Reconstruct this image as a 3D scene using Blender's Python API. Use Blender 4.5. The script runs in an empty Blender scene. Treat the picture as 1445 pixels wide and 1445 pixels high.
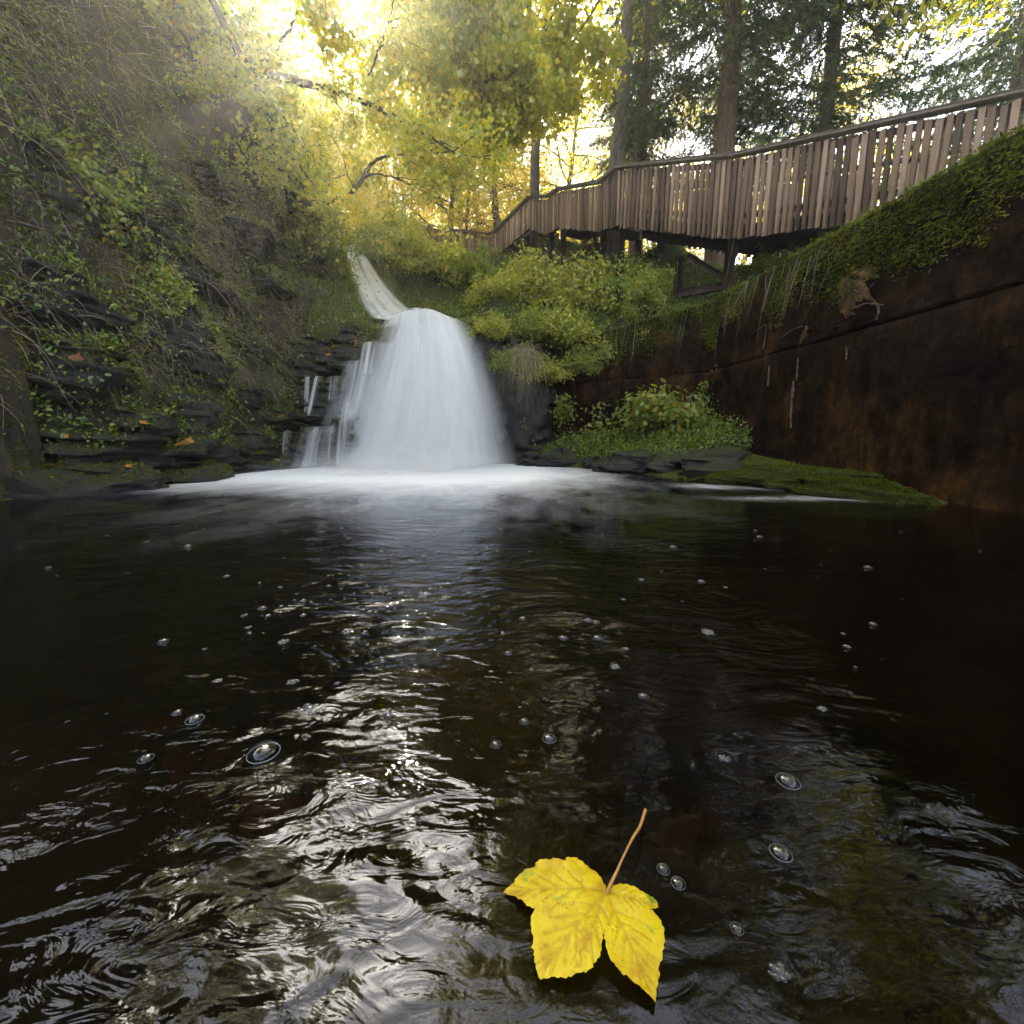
import bpy, bmesh, math, random
import numpy as np
from mathutils import Vector, Matrix
R = math.radians
rng = np.random.default_rng(7)
random.seed(7)
sc = bpy.context.scene
C = sc.collection
# ------------------------------------------------------------------ camera, sky, sun, exposure
PITCH, CAMH, FPX = R(9.8), 0.65, 621.0
cam = bpy.data.objects.new('camera', bpy.data.cameras.new('camera')); C.objects.link(cam)
cam.location = (0, 0, CAMH); cam.rotation_euler = (R(90) - PITCH, 0, 0)
cam.data.sensor_width = 36; cam.data.lens = 36 * FPX / 1445; cam.data.clip_start = 0.02; cam.data.clip_end = 600
sc.camera = cam
SUN_EL, SUN_AZ = R(36.3), R(-17.2)                 # azimuth measured from +Y towards +X
W = bpy.data.worlds.new('World'); sc.world = W; W.use_nodes = True
wt = W.node_tree; wt.nodes.clear()
wo = wt.nodes.new('ShaderNodeOutputWorld'); wb = wt.nodes.new('ShaderNodeBackground'); ws = wt.nodes.new('ShaderNodeTexSky')
ws.sky_type = 'NISHITA'; ws.sun_disc = False; ws.sun_elevation = SUN_EL; ws.sun_rotation = SUN_AZ
ws.air_density = 1.0; ws.dust_density = 2.0; ws.ozone_density = 1.0
wb.inputs['Strength'].default_value = 0.15
wh = wt.nodes.new('ShaderNodeHueSaturation'); wh.inputs['Saturation'].default_value = .5      # thin high haze pales the blue
wt.links.new(ws.outputs[0], wh.inputs['Color']); wt.links.new(wh.outputs[0], wb.inputs[0]); wt.links.new(wb.outputs[0], wo.inputs[0])
sl = bpy.data.lights.new('sun', 'SUN'); sl.energy = 4.4; sl.angle = R(0.5); sl.color = (1, 0.91, 0.74)
so = bpy.data.objects.new('sun', sl); C.objects.link(so)
sdir = Vector((math.sin(SUN_AZ) * math.cos(SUN_EL), math.cos(SUN_AZ) * math.cos(SUN_EL), math.sin(SUN_EL)))
so.rotation_euler = sdir.to_track_quat('Z', 'Y').to_euler(); so.location = sdir * 60
vs = sc.view_settings; vs.view_transform = 'Standard'; vs.look = 'None'; vs.gamma = 1; vs.use_curve_mapping = False
vs.exposure = 2.9
cy = sc.cycles
cy.use_denoising = True; cy.max_bounces = 6; cy.diffuse_bounces = 2; cy.glossy_bounces = 2; cy.transmission_bounces = 3
cy.transparent_max_bounces = 14; cy.use_adaptive_sampling = True; cy.adaptive_threshold = .02; cy.volume_bounces = 0; cy.sample_clamp_indirect = 4; cy.caustics_reflective = False; cy.caustics_refractive = False

def at(px, py, Y):
    """world point that stands at distance Y up the gorge in the direction (px, py) of the photograph"""
    u = (px - 722.5) / FPX; v = (722 - py) / FPX
    dy = math.cos(PITCH) + v * math.sin(PITCH); dz = v * math.cos(PITCH) - math.sin(PITCH)
    t = Y / dy
    return np.array((u * t, Y, CAMH + dz * t))
def onwater(px, py, z=0.0):
    u = (px - 722.5) / FPX; v = (722 - py) / FPX
    dy = math.cos(PITCH) + v * math.sin(PITCH); dz = v * math.cos(PITCH) - math.sin(PITCH)
    t = (z - CAMH) / dz
    return np.array((u * t, dy * t, z))

# ------------------------------------------------------------------ noise
_perm = np.random.default_rng(3).permutation(256); _perm = np.concatenate([_perm, _perm])
_val = np.random.default_rng(4).random(256)
def vnoise(P):
    P = np.asarray(P, float); i = np.floor(P).astype(int); f = P - i; f = f * f * (3 - 2 * f); i &= 255
    def h(a, b, c): return _val[_perm[(_perm[(_perm[(i[:, 0] + a) & 255] + i[:, 1] + b) & 255] + i[:, 2] + c) & 255]]
    x, y, z = f.T
    def L(a, b, t): return a + (b - a) * t
    return L(L(L(h(0,0,0), h(1,0,0), x), L(h(0,1,0), h(1,1,0), x), y), L(L(h(0,0,1), h(1,0,1), x), L(h(0,1,1), h(1,1,1), x), y), z)
def fbm(P, o=4):
    P = np.asarray(P, float); s = np.zeros(len(P)); a = 0.5
    for k in range(o): s += a * (vnoise(P * 2.0 ** k + k * 17.3) - 0.5); a *= 0.5
    return s
def sstep(a, b, x): t = np.clip((x - a) / (b - a), 0, 1); return t * t * (3 - 2 * t)

# ------------------------------------------------------------------ mesh helpers
class Geo:
    def __init__(s): s.V = []; s.F = []; s.n = 0; s.T = []
    def add(s, V, F, tint=0.5):
        V = np.asarray(V, float).reshape(-1, 3); F = np.asarray(F, int)
        s.V.append(V); s.F.append(F + s.n); s.n += len(V)
        s.T.append(np.broadcast_to(np.asarray(tint, float), (len(V),)).copy())
    def build(s, name, mat, parent=None, smooth=False, extra=None):
        V = np.concatenate(s.V); T = np.concatenate(s.T)
        me = bpy.data.meshes.new(name)
        me.vertices.add(len(V)); me.vertices.foreach_set('co', V.ravel())
        loops = np.concatenate([f.ravel() for f in s.F]); tot = np.concatenate([np.full(len(f), f.shape[1]) for f in s.F])
        st = np.concatenate([[0], np.cumsum(tot)[:-1]])
        me.loops.add(len(loops)); me.loops.foreach_set('vertex_index', loops.astype(np.int32))
        me.polygons.add(len(tot)); me.polygons.foreach_set('loop_start', st.astype(np.int32))
        me.update(calc_edges=True)
        if smooth: me.polygons.foreach_set('use_smooth', np.ones(len(tot), bool))
        a = me.attributes.new('tint', 'FLOAT', 'POINT'); a.data.foreach_set('value', T.astype(np.float32))
        for k, arr in (extra or {}).items():
            a = me.attributes.new(k, 'FLOAT', 'POINT'); a.data.foreach_set('value', np.asarray(arr, np.float32))
        me.materials.append(mat); me.validate()
        o = bpy.data.objects.new(name, me); C.objects.link(o)
        if parent is not None: o.parent = parent
        return o

def frames(P):
    P = np.asarray(P, float); T = np.gradient(P, axis=0); T /= np.linalg.norm(T, axis=1, keepdims=True) + 1e-9
    up = np.array((0.31, 0.17, 0.93)) if abs(T[0, 2]) < 0.9 else np.array((1, 0.2, 0.1))
    A = np.cross(T, up); A /= np.linalg.norm(A, axis=1, keepdims=True) + 1e-9
    return T, A, np.cross(T, A)
def tube(g, P, r, n=6, tint=0.5, rough=0.0):
    P = np.asarray(P, float); r = np.broadcast_to(np.asarray(r, float), (len(P),))
    T, A, B = frames(P); th = np.linspace(0, 2 * np.pi, n, endpoint=False)
    rr = r[:, None] * (1 + rough * (rng.random((len(P), n)) - 0.5))
    V = P[:, None] + rr[..., None] * (np.cos(th)[None, :, None] * A[:, None] + np.sin(th)[None, :, None] * B[:, None])
    m = len(P); i, j = np.meshgrid(np.arange(m - 1), np.arange(n), indexing='ij'); j2 = (j + 1) % n
    F = np.stack([i * n + j, i * n + j2, (i + 1) * n + j2, (i + 1) * n + j], -1).reshape(-1, 4)
    g.add(V.reshape(-1, 3), F, tint)
    g.add(V[0], np.array([[k for k in range(n)][::-1]]), tint); g.add(V[-1], np.array([list(range(n))]), tint)
def smooth_path(pts, m):
    pts = np.asarray(pts, float); n = len(pts)
    P = np.vstack([2 * pts[0] - pts[1], pts, 2 * pts[-1] - pts[-2]])
    out = []
    for t in np.linspace(0, n - 1 - 1e-6, m):
        k = int(t); f = t - k; a, b, c, d = P[k:k + 4]
        out.append(0.5 * (2 * b + (c - a) * f + (2 * a - 5 * b + 4 * c - d) * f * f + (3 * b - a - 3 * c + d) * f ** 3))
    return np.array(out)
def box(g, c, s, M=None, tint=0.5, bev=0.0):
    c = np.asarray(c, float); hx, hy, hz = np.asarray(s, float) / 2
    b = min(bev, hx * .9, hy * .9, hz * .9)
    if b <= 0:
        V = np.array([(x, y, z) for z in (-hz, hz) for y in (-hy, hy) for x in (-hx, hx)])
        F = np.array([(0,2,3,1),(4,5,7,6),(0,1,5,4),(2,6,7,3),(0,4,6,2),(1,3,7,5)])
        if M is not None: V = V @ np.asarray(M).T
        g.add(V + c, F, tint); return
    V = []                                                    # chamfered box
    for z in (-1, 1):
        for y in (-1, 1):
            for x in (-1, 1):
                V += [(x * (hx - b), y * (hy - b), z * hz), (x * (hx - b), y * hy, z * (hz - b)), (x * hx, y * (hy - b), z * (hz - b))]
    V = np.array(V); I = lambda x, y, z, k: ((z * 2 + y) * 2 + x) * 3 + k
    Q = []
    for z in (0, 1): Q.append([I(0,0,z,0), I(1,0,z,0), I(1,1,z,0), I(0,1,z,0)][::1 if z else -1])
    for y in (0, 1): Q.append([I(0,y,0,1), I(1,y,0,1), I(1,y,1,1), I(0,y,1,1)][::-1 if y else 1])
    for x in (0, 1): Q.append([I(x,0,0,2), I(x,1,0,2), I(x,1,1,2), I(x,0,1,2)][::1 if x else -1])
    for a in (0, 1):
        for b_ in (0, 1):
            Q.append([I(0,a,b_,0), I(1,a,b_,0), I(1,a,b_,1), I(0,a,b_,1)]); Q.append([I(a,0,b_,0), I(a,1,b_,0), I(a,1,b_,2), I(a,0,b_,2)])
            Q.append([I(a,b_,0,1), I(a,b_,1,1), I(a,b_,1,2), I(a,b_,0,2)])
    Tt = [[I(x,y,z,0), I(x,y,z,1), I(x,y,z,2)] for x in (0,1) for y in (0,1) for z in (0,1)]
    if M is not None: V = V @ np.asarray(M).T
    g.add(V + c, np.array(Q), tint); g.V.append(np.zeros((0, 3))); g.T.append(np.zeros(0)); g.F.append(np.array(Tt) + g.n - len(V))

OVAL = (np.array([(0,0,0),(.17,.25,.03),(.27,.52,.06),(.14,.8,.03),(0,1,-.03),(-.14,.8,.03),(-.27,.52,.06),(-.17,.25,.03)]), np.array([(0,1,2,3),(0,3,4,4),(0,4,5,5),(0,5,6,7)]))
KITE = (np.array([(0,0,0),(.3,.42,.07),(0,1,-.04),(-.3,.42,.07)]), np.array([(0,1,2),(0,2,3)]))
_mo = [(0,0),(.16,-.10),(.42,-.06),(.34,.10),(.56,.34),(.34,.42),(.36,.60),(.16,.56),(0,1),(-.16,.56),(-.36,.60),(-.34,.42),(-.56,.34),(-.34,.10),(-.42,-.06),(-.16,-.10)]
MAPLE = (np.array([(x, y, .10 * abs(x) - .08 * y * y) for x, y in _mo] + [(0, .28, -.02)]), np.array([(k, (k + 1) % 16, 16) for k in range(16)]))
BLADE = (np.array([(-.5,0,0),(.5,0,0),(-.35,.5,0),(.35,.5,0),(0,1,0)]), np.array([(0,1,3),(0,3,2),(2,3,4)]))
NEEDLE = (np.array([(-.5,0,0),(.5,0,0),(.3,1,0),(-.3,1,0)]), np.array([(0,1,2,3)]))
def unit(v): return v / (np.linalg.norm(v, axis=-1, keepdims=True) + 1e-9)
def leaves(g, P, D, N, size, tmpl, tint, width=1.0):
    """many leaves: base P, tip direction D, upper side N"""
    P = np.asarray(P, float); n = len(P); D = unit(D); X = unit(np.cross(D, N)); Z = np.cross(X, D)
    size = np.broadcast_to(np.asarray(size, float), (n,)); width = np.broadcast_to(np.asarray(width, float), (n,))
    V0, F0 = tmpl
    V = P[:, None] + size[:, None, None] * (V0[None, :, 0, None] * width[:, None, None] * X[:, None] + V0[None, :, 1, None] * D[:, None] + V0[None, :, 2, None] * Z[:, None])
    F = (F0[None] + (np.arange(n) * len(V0))[:, None, None]).reshape(-1, F0.shape[1])
    if F0.shape[1] == 4 and (F0[:, 2] == F0[:, 3]).any():
        q = F[:, 2] != F[:, 3]; T = np.repeat(np.broadcast_to(np.asarray(tint, float), (n,)), len(V0))
        g.add(V.reshape(-1, 3), F[q], T); g.V.append(np.zeros((0, 3))); g.T.append(np.zeros(0)); g.F.append(F[~q][:, :3] + g.n - n * len(V0)); return
    g.add(V.reshape(-1, 3), F, np.repeat(np.broadcast_to(np.asarray(tint, float), (n,)), len(V0)))
def rdir(n): return unit(rng.normal(size=(n, 3)))
def strands(g, P, D, L, droop, w, tint, segs=4):
    """thin curved strips (grass, hanging rootlets) starting at P along D, bending down"""
    n = len(P); D = unit(D); S = unit(np.cross(D, rdir(n))); t = np.linspace(0, 1, segs + 1)
    L = np.broadcast_to(np.asarray(L, float), (n,)); droop = np.broadcast_to(np.asarray(droop, float), (n,)); w = np.broadcast_to(np.asarray(w, float), (n,))
    wob = rng.normal(size=(n, 3)) * 0.12
    c = P[:, None] + L[:, None, None] * (D[:, None] * t[None, :, None] * (1 - .35 * droop[:, None, None] * t[None, :, None]) + wob[:, None] * (t ** 2)[None, :, None])
    c[..., 2] -= (L * droop)[:, None] * t ** 2 * .8
    ww = w[:, None] * (1 - t[None] * .85)
    a = c + S[:, None] * ww[..., None] / 2; b = c - S[:, None] * ww[..., None] / 2
    V = np.stack([a, b], 2).reshape(-1, 3); k = 2 * (segs + 1)
    F0 = np.array([(2 * i, 2 * i + 1, 2 * i + 3, 2 * i + 2) for i in range(segs)])
    F = (F0[None] + (np.arange(n) * k)[:, None, None]).reshape(-1, 4)
    g.add(V, F, np.repeat(np.broadcast_to(np.asarray(tint, float), (n,)), k))

# ------------------------------------------------------------------ object helpers
def tag(o, label=None, cat=None, group=None, kind=None):
    for k, v in (('label', label), ('category', cat), ('group', group), ('kind', kind)):
        if v: o[k] = v
    return o
def thing(name, label, cat, loc=(0, 0, 0), group=None):
    o = bpy.data.objects.new(name, None); C.objects.link(o); o.location = loc; o.empty_display_size = .2
    return tag(o, label, cat, group)
def dup(root, loc, rz=0, s=1, label=None, group=None, tilt=(0, 0)):
    r = root.copy(); C.objects.link(r)
    place(r, loc, rz, s, tilt)
    if label: r['label'] = label
    if group: r['group'] = group
    for ch in list(root.children):
        c = ch.copy(); C.objects.link(c); c.parent = r
        for gch in list(ch.children):
            d = gch.copy(); C.objects.link(d); d.parent = c
    return r
def place(r, loc, rz=0, s=1, tilt=(0, 0)):
    r.location = loc; r.rotation_euler = (tilt[0], tilt[1], rz)
    r.scale = (s, s, s) if np.isscalar(s) else s

# ------------------------------------------------------------------ materials
def newmat(name):
    m = bpy.data.materials.new(name); m.use_nodes = True; nt = m.node_tree; nt.nodes.clear()
    out = nt.nodes.new('ShaderNodeOutputMaterial')
    def N(t, **kw):
        n = nt.nodes.new(t)
        for k, v in kw.items():
            if k.startswith('i_'):
                key = k[2:]; key = int(key) if key.isdigit() else key.replace('_', ' ')
                n.inputs[key].default_value = v
            else: setattr(n, k, v)
        return n
    def Lk(a, b): nt.links.new(a, b)
    return m, nt, out, N, Lk
def ramp(N, stops, interp='LINEAR'):
    r = N('ShaderNodeValToRGB'); e = r.color_ramp.elements; r.color_ramp.interpolation = interp
    while len(e) > 1: e.remove(e[-1])
    e[0].position = stops[0][0]; e[0].color = (*stops[0][1], 1)
    for p, c in stops[1:]:
        q = e.new(p); q.color = (*c, 1)
    return r
def foliage(name, stops, transl=0.5, gloss=0.05, rough=.45):
    m, nt, out, N, Lk = newmat(name)
    a = N('ShaderNodeAttribute', attribute_name='tint'); r = ramp(N, stops); Lk(a.outputs['Fac'], r.inputs[0])
    d = N('ShaderNodeBsdfDiffuse'); t = N('ShaderNodeBsdfTranslucent'); mx = N('ShaderNodeMixShader', i_0=transl)
    Lk(r.outputs[0], d.inputs[0])
    hs = N('ShaderNodeHueSaturation', i_Saturation=1.1, i_Value=1.25); Lk(r.outputs[0], hs.inputs['Color']); Lk(hs.outputs[0], t.inputs[0])
    Lk(d.outputs[0], mx.inputs[1]); Lk(t.outputs[0], mx.inputs[2])
    gl = N('ShaderNodeBsdfGlossy', i_Roughness=rough); m2 = N('ShaderNodeMixShader', i_0=gloss)
    Lk(mx.outputs[0], m2.inputs[1]); Lk(gl.outputs[0], m2.inputs[2]); Lk(m2.outputs[0], out.inputs[0])
    return m
def simple(name, stops, rough=.8, scale=6, bump=.3, stretch=(1, 1, 1), detail=6, spec=.3, bscale=None, tintmix=0.0, moss=None):
    """noise-coloured matte surface with bump; tintmix lets the per-piece tint shift the colour; moss=(colour, low, high) on upward faces"""
    m, nt, out, N, Lk = newmat(name)
    tc = N('ShaderNodeTexCoord'); mp = N('ShaderNodeMapping'); mp.inputs['Scale'].default_value = stretch
    Lk(tc.outputs['Object'], mp.inputs[0])
    n = N('ShaderNodeTexNoise', i_Scale=scale, i_Detail=detail, i_Roughness=.65); Lk(mp.outputs[0], n.inputs['Vector'])
    fac = n.outputs['Fac']
    if tintmix:
        a = N('ShaderNodeAttribute', attribute_name='tint'); mi = N('ShaderNodeMix', i_0=tintmix); Lk(fac, mi.inputs[2]); Lk(a.outputs['Fac'], mi.inputs[3]); fac = mi.outputs[0]
    r = ramp(N, stops); Lk(fac, r.inputs[0]); col = r.outputs[0]
    p = N('ShaderNodeBsdfPrincipled', i_Roughness=rough); p.inputs['Specular IOR Level'].default_value = spec
    if moss:
        ge = N('ShaderNodeNewGeometry'); sp = N('ShaderNodeSeparateXYZ'); Lk(ge.outputs['Normal'], sp.inputs[0])
        n3 = N('ShaderNodeTexNoise', i_Scale=2.3, i_Detail=5); Lk(tc.outputs['Object'], n3.inputs['Vector'])
        ad = N('ShaderNodeMath', operation='MULTIPLY_ADD'); ad.inputs[1].default_value = 1.6; Lk(n3.outputs['Fac'], ad.inputs[0]); Lk(sp.outputs['Z'], ad.inputs[2])
        mr = N('ShaderNodeMapRange', i_From_Min=moss[1], i_From_Max=moss[2]); Lk(ad.outputs[0], mr.inputs[0])
        n4 = N('ShaderNodeTexNoise', i_Scale=35, i_Detail=4); Lk(tc.outputs['Object'], n4.inputs['Vector'])
        r4 = ramp(N, [(.3, tuple(c * .45 for c in moss[0])), (.7, moss[0])]); Lk(n4.outputs['Fac'], r4.inputs[0])
        mc = N('ShaderNodeMix', data_type='RGBA'); Lk(mr.outputs[0], mc.inputs[0]); Lk(col, mc.inputs[6]); Lk(r4.outputs[0], mc.inputs[7]); col = mc.outputs[2]
        rr = N('ShaderNodeMapRange', i_To_Min=rough, i_To_Max=.95); Lk(mr.outputs[0], rr.inputs[0]); Lk(rr.outputs[0], p.inputs['Roughness'])
    Lk(col, p.inputs['Base Color'])
    n2 = N('ShaderNodeTexNoise', i_Scale=bscale or scale * 3, i_Detail=8, i_Roughness=.7); Lk(mp.outputs[0], n2.inputs['Vector'])
    b = N('ShaderNodeBump', i_Strength=bump, i_Distance=.03); Lk(n2.outputs['Fac'], b.inputs['Height']); Lk(b.outputs[0], p.inputs['Normal'])
    Lk(p.outputs[0], out.inputs[0])
    return m
M = {}
M['rock'] = simple('wet_rock', [(.3, (.005, .0045, .0045)), (.5, (.014, .012, .011)), (.66, (.034, .028, .023)), (.8, (.09, .07, .057))], .36, 3.2, 1.0, (1, 1, 3.0), 10, .45, 14, moss=((.04, .05, .007), 1.4, 1.8))
M['terrain'] = simple('bank_soil', [(.3, (.014, .011, .007)), (.5, (.035, .027, .017)), (.7, (.075, .06, .04))], .8, 1.6, .9, (1, 1, 1.6), 8, .3, 7, moss=((.07, .085, .012), 1.0, 1.5))
M['slabmoss'] = simple('mossy_slab', [(.35, (.02, .026, .006)), (.55, (.05, .065, .01)), (.75, (.09, .10, .02))], .85, 5, 1.0, (1, 1, 1), 8, .2, 30)
M['wood'] = simple('weathered_wood', [(.2, (.075, .048, .035)), (.5, (.21, .135, .096)), (.8, (.385, .27, .20))], .8, 5, .35, (6, 6, .7), 6, .2, 22, tintmix=.6)
M['woodrail'] = simple('weathered_rail_wood', [(.25, (.15, .115, .085)), (.5, (.27, .22, .17)), (.75, (.38, .33, .27))], .8, 7, .3, (1, 1, 5), 6, .2, 20)
M['wooddark'] = simple('dark_damp_timber', [(.25, (.025, .018, .014)), (.5, (.06, .042, .032)), (.8, (.12, .09, .07))], .8, 6, .4, (1, 1, 1), 6, .2)
M['bark'] = simple('brown_bark', [(.3, (.045, .03, .02)), (.5, (.14, .09, .062)), (.75, (.27, .185, .13))], .9, 5, 1.0, (4, 4, .8), 8, .15, 9)
M['greybark'] = simple('grey_bark', [(.3, (.04, .034, .026)), (.5, (.11, .095, .075)), (.75, (.22, .2, .165))], .9, 5, .9, (3, 3, 1), 8, .15, 9)
M['mossbark'] = simple('mossy_bark', [(.3, (.03, .024, .016)), (.5, (.09, .07, .045)), (.62, (.10, .11, .03)), (.8, (.16, .17, .05))], .9, 4, 1.0, (1, 1, 1), 8, .15, 14)
M['twig'] = simple('dry_twig', [(.3, (.09, .07, .055)), (.7, (.26, .205, .165))], .9, 8, .2)
M['autumn'] = foliage('autumn_leaf', [(0, (.20, .27, .04)), (.35, (.40, .43, .06)), (.65, (.66, .56, .07)), (.88, (.75, .52, .05)), (1, (.65, .32, .03))], .6)
M['greenleaf'] = foliage('green_leaf', [(0, (.05, .10, .016)), (.5, (.15, .23, .032)), (.85, (.31, .34, .05)), (1, (.50, .30, .04))], .45)
M['yellowgreen'] = foliage('yellow_green_leaf', [(0, (.10, .16, .02)), (.45, (.29, .34, .04)), (.8, (.52, .46, .06)), (1, (.66, .34, .04))], .45)
M['needle'] = foliage('spruce_needle', [(0, (.03, .055, .014)), (.6, (.075, .115, .026)), (1, (.16, .17, .035))], .3, .04)
M['moss'] = foliage('moss_strand', [(0, (.045, .06, .008)), (.5, (.12, .14, .016)), (1, (.27, .25, .04))], .35, .0)
M['drygrass'] = foliage('dry_grass', [(0, (.14, .10, .08)), (.35, (.33, .25, .19)), (.6, (.45, .37, .22)), (.8, (.32, .31, .08)), (1, (.19, .24, .04))], .35, .03)
M['grass'] = foliage('green_grass', [(0, (.07, .11, .015)), (.5, (.15, .2, .03)), (1, (.34, .31, .08))], .45, .03)
M['litter'] = foliage('fallen_leaf', [(0, (.08, .035, .015)), (.4, (.26, .11, .03)), (.7, (.45, .2, .04)), (1, (.52, .36, .06))], .2, .04)

# concrete wall
m, nt, out, N, Lk = newmat('stained_concrete'); M['concrete'] = m
tc = N('ShaderNodeTexCoord'); p = N('ShaderNodeBsdfPrincipled', i_Roughness=.62); p.inputs['Specular IOR Level'].default_value = .04
n1 = N('ShaderNodeTexNoise', i_Scale=1.3, i_Detail=9, i_Roughness=.7); Lk(tc.outputs['Object'], n1.inputs['Vector'])
r1 = ramp(N, [(.28, (.003, .0025, .002)), (.40, (.010, .006, .004)), (.52, (.027, .014, .0065)), (.62, (.065, .031, .009)), (.74, (.12, .065, .022))]); Lk(n1.outputs['Fac'], r1.inputs[0])
mp = N('ShaderNodeMapping'); mp.inputs['Scale'].default_value = (5, 5, .5); Lk(tc.outputs['Object'], mp.inputs[0])
n2 = N('ShaderNodeTexNoise', i_Scale=1.2, i_Detail=7, i_Roughness=.65); Lk(mp.outputs[0], n2.inputs['Vector'])
r2 = ramp(N, [(.42, (1, 1, 1)), (.62, (.45, .42, .4))]); Lk(n2.outputs['Fac'], r2.inputs[0])
n7 = N('ShaderNodeTexNoise', i_Scale=6.5, i_Detail=10, i_Roughness=.72); Lk(tc.outputs['Object'], n7.inputs['Vector']); r7 = ramp(N, [(.35, (.35, .33, .32)), (.52, (1, 1, 1)), (.68, (1.9, 1.7, 1.4))]); Lk(n7.outputs['Fac'], r7.inputs[0])
m7 = N('ShaderNodeMix', data_type='RGBA', blend_type='MULTIPLY', i_0=1.0); Lk(r1.outputs[0], m7.inputs[6]); Lk(r7.outputs[0], m7.inputs[7])
mu = N('ShaderNodeMix', data_type='RGBA', blend_type='MULTIPLY', i_0=.9); Lk(m7.outputs[2], mu.inputs[6]); Lk(r2.outputs[0], mu.inputs[7])
sx = N('ShaderNodeSeparateXYZ'); Lk(tc.outputs['Object'], sx.inputs[0])
n3 = N('ShaderNodeTexNoise', i_Scale=1.7, i_Detail=6, i_Roughness=.6); Lk(tc.outputs['Object'], n3.inputs['Vector'])
ma = N('ShaderNodeMath', operation='MULTIPLY_ADD'); ma.inputs[1].default_value = 3.2; Lk(n3.outputs['Fac'], ma.inputs[0]); Lk(sx.outputs['Z'], ma.inputs[2])
mr = N('ShaderNodeMapRange', i_From_Min=4.45, i_From_Max=4.95); Lk(ma.outputs[0], mr.inputs[0])
n5 = N('ShaderNodeTexNoise', i_Scale=22, i_Detail=4); Lk(tc.outputs['Object'], n5.inputs['Vector'])
r5 = ramp(N, [(.3, (.02, .028, .006)), (.7, (.07, .08, .012))]); Lk(n5.outputs['Fac'], r5.inputs[0])
mm = N('ShaderNodeMix', data_type='RGBA'); Lk(mr.outputs[0], mm.inputs[0]); Lk(mu.outputs[2], mm.inputs[6]); Lk(r5.outputs[0], mm.inputs[7]); Lk(mm.outputs[2], p.inputs['Base Color'])
n4 = N('ShaderNodeTexNoise', i_Scale=9, i_Detail=9, i_Roughness=.7); Lk(tc.outputs['Object'], n4.inputs['Vector'])
vo = N('ShaderNodeTexVoronoi', feature='DISTANCE_TO_EDGE', i_Scale=1.3); wv = N('ShaderNodeMix', data_type='RGBA', i_0=.35); nw = N('ShaderNodeTexNoise', i_Scale=2.2, i_Detail=6); Lk(tc.outputs['Object'], nw.inputs['Vector'])
Lk(tc.outputs['Object'], wv.inputs[6]); Lk(nw.outputs['Color'], wv.inputs[7]); Lk(wv.outputs[2], vo.inputs['Vector'])
nk = N('ShaderNodeTexNoise', i_Scale=1.1, i_Detail=3); Lk(tc.outputs['Object'], nk.inputs['Vector']); km = N('ShaderNodeMapRange', i_From_Min=.46, i_From_Max=.6, i_To_Min=.05, i_To_Max=0); Lk(nk.outputs['Fac'], km.inputs[0]); ka = N('ShaderNodeMath', operation='ADD'); Lk(vo.outputs['Distance'], ka.inputs[0]); Lk(km.outputs[0], ka.inputs[1])
cr = N('ShaderNodeMapRange', i_From_Min=0, i_From_Max=.008); Lk(ka.outputs[0], cr.inputs[0]); ck = N('ShaderNodeMix', data_type='RGBA', blend_type='MULTIPLY', i_0=.7); Lk(mm.outputs[2], ck.inputs[6]); Lk(cr.outputs[0], ck.inputs[7]); Lk(ck.outputs[2], p.inputs['Base Color'])
b0_ = N('ShaderNodeBump', i_Strength=.5, i_Distance=.02); Lk(cr.outputs[0], b0_.inputs['Height'])
b = N('ShaderNodeBump', i_Strength=1.0, i_Distance=.06); Lk(b0_.outputs[0], b.inputs['Normal']); Lk(n4.outputs['Fac'], b.inputs['Height']); Lk(b.outputs[0], p.inputs['Normal']); Lk(p.outputs[0], out.inputs[0])
M['lime'] = simple('mineral_crust', [(.3, (.03, .019, .011)), (.5, (.10, .068, .04)), (.66, (.25, .18, .115))], .8, 16, .8)
M['scar'] = simple('spalled_concrete', [(.3, (.02, .012, .008)), (.48, (.07, .036, .015)), (.62, (.16, .085, .03)), (.75, (.26, .15, .06))], .8, 7, 1.0, detail=10)

# pool water
m, nt, out, N, Lk = newmat('pool_water'); M['water'] = m
tc = N('ShaderNodeTexCoord')
def wnoise(scale, dist, detail, stretch=(1, 1, 1), rough=.5):
    mp = N('ShaderNodeMapping'); mp.inputs['Scale'].default_value = stretch; Lk(tc.outputs['Object'], mp.inputs[0])
    n = N('ShaderNodeTexNoise', i_Scale=scale, i_Detail=detail, i_Distortion=dist, i_Roughness=rough); Lk(mp.outputs[0], n.inputs['Vector']); return n.outputs['Fac']
calm = N('ShaderNodeAttribute', attribute_name='calm')
b1 = N('ShaderNodeBump', i_Distance=.05); Lk(wnoise(4.2, 1.2, 2, (.7, 1.3, 1)), b1.inputs['Height'])
b2 = N('ShaderNodeBump', i_Distance=.02); Lk(wnoise(14, 1.4, 3, (.7, 1.3, 1)), b2.inputs['Height']); Lk(b1.outputs[0], b2.inputs['Normal'])
for b_, k in ((b1, .4), (b2, .26)):
    q = N('ShaderNodeMath', operation='MULTIPLY'); q.inputs[1].default_value = k; Lk(calm.outputs['Fac'], q.inputs[0]); Lk(q.outputs[0], b_.inputs['Strength'])
bed = N('ShaderNodeBsdfDiffuse'); 
rb = ramp(N, [(.35, (.002, .0015, .001)), (.6, (.006, .004, .002)), (.8, (.014, .008, .003))]); Lk(wnoise(1.6, .8, 5), rb.inputs[0]); Lk(rb.outputs[0], bed.inputs[0])
tr = N('ShaderNodeBsdfTransparent'); tr.inputs[0].default_value = (.22, .12, .045, 1)
mb = N('ShaderNodeMixShader', i_0=.5); Lk(bed.outputs[0], mb.inputs[1]); Lk(tr.outputs[0], mb.inputs[2])
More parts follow.
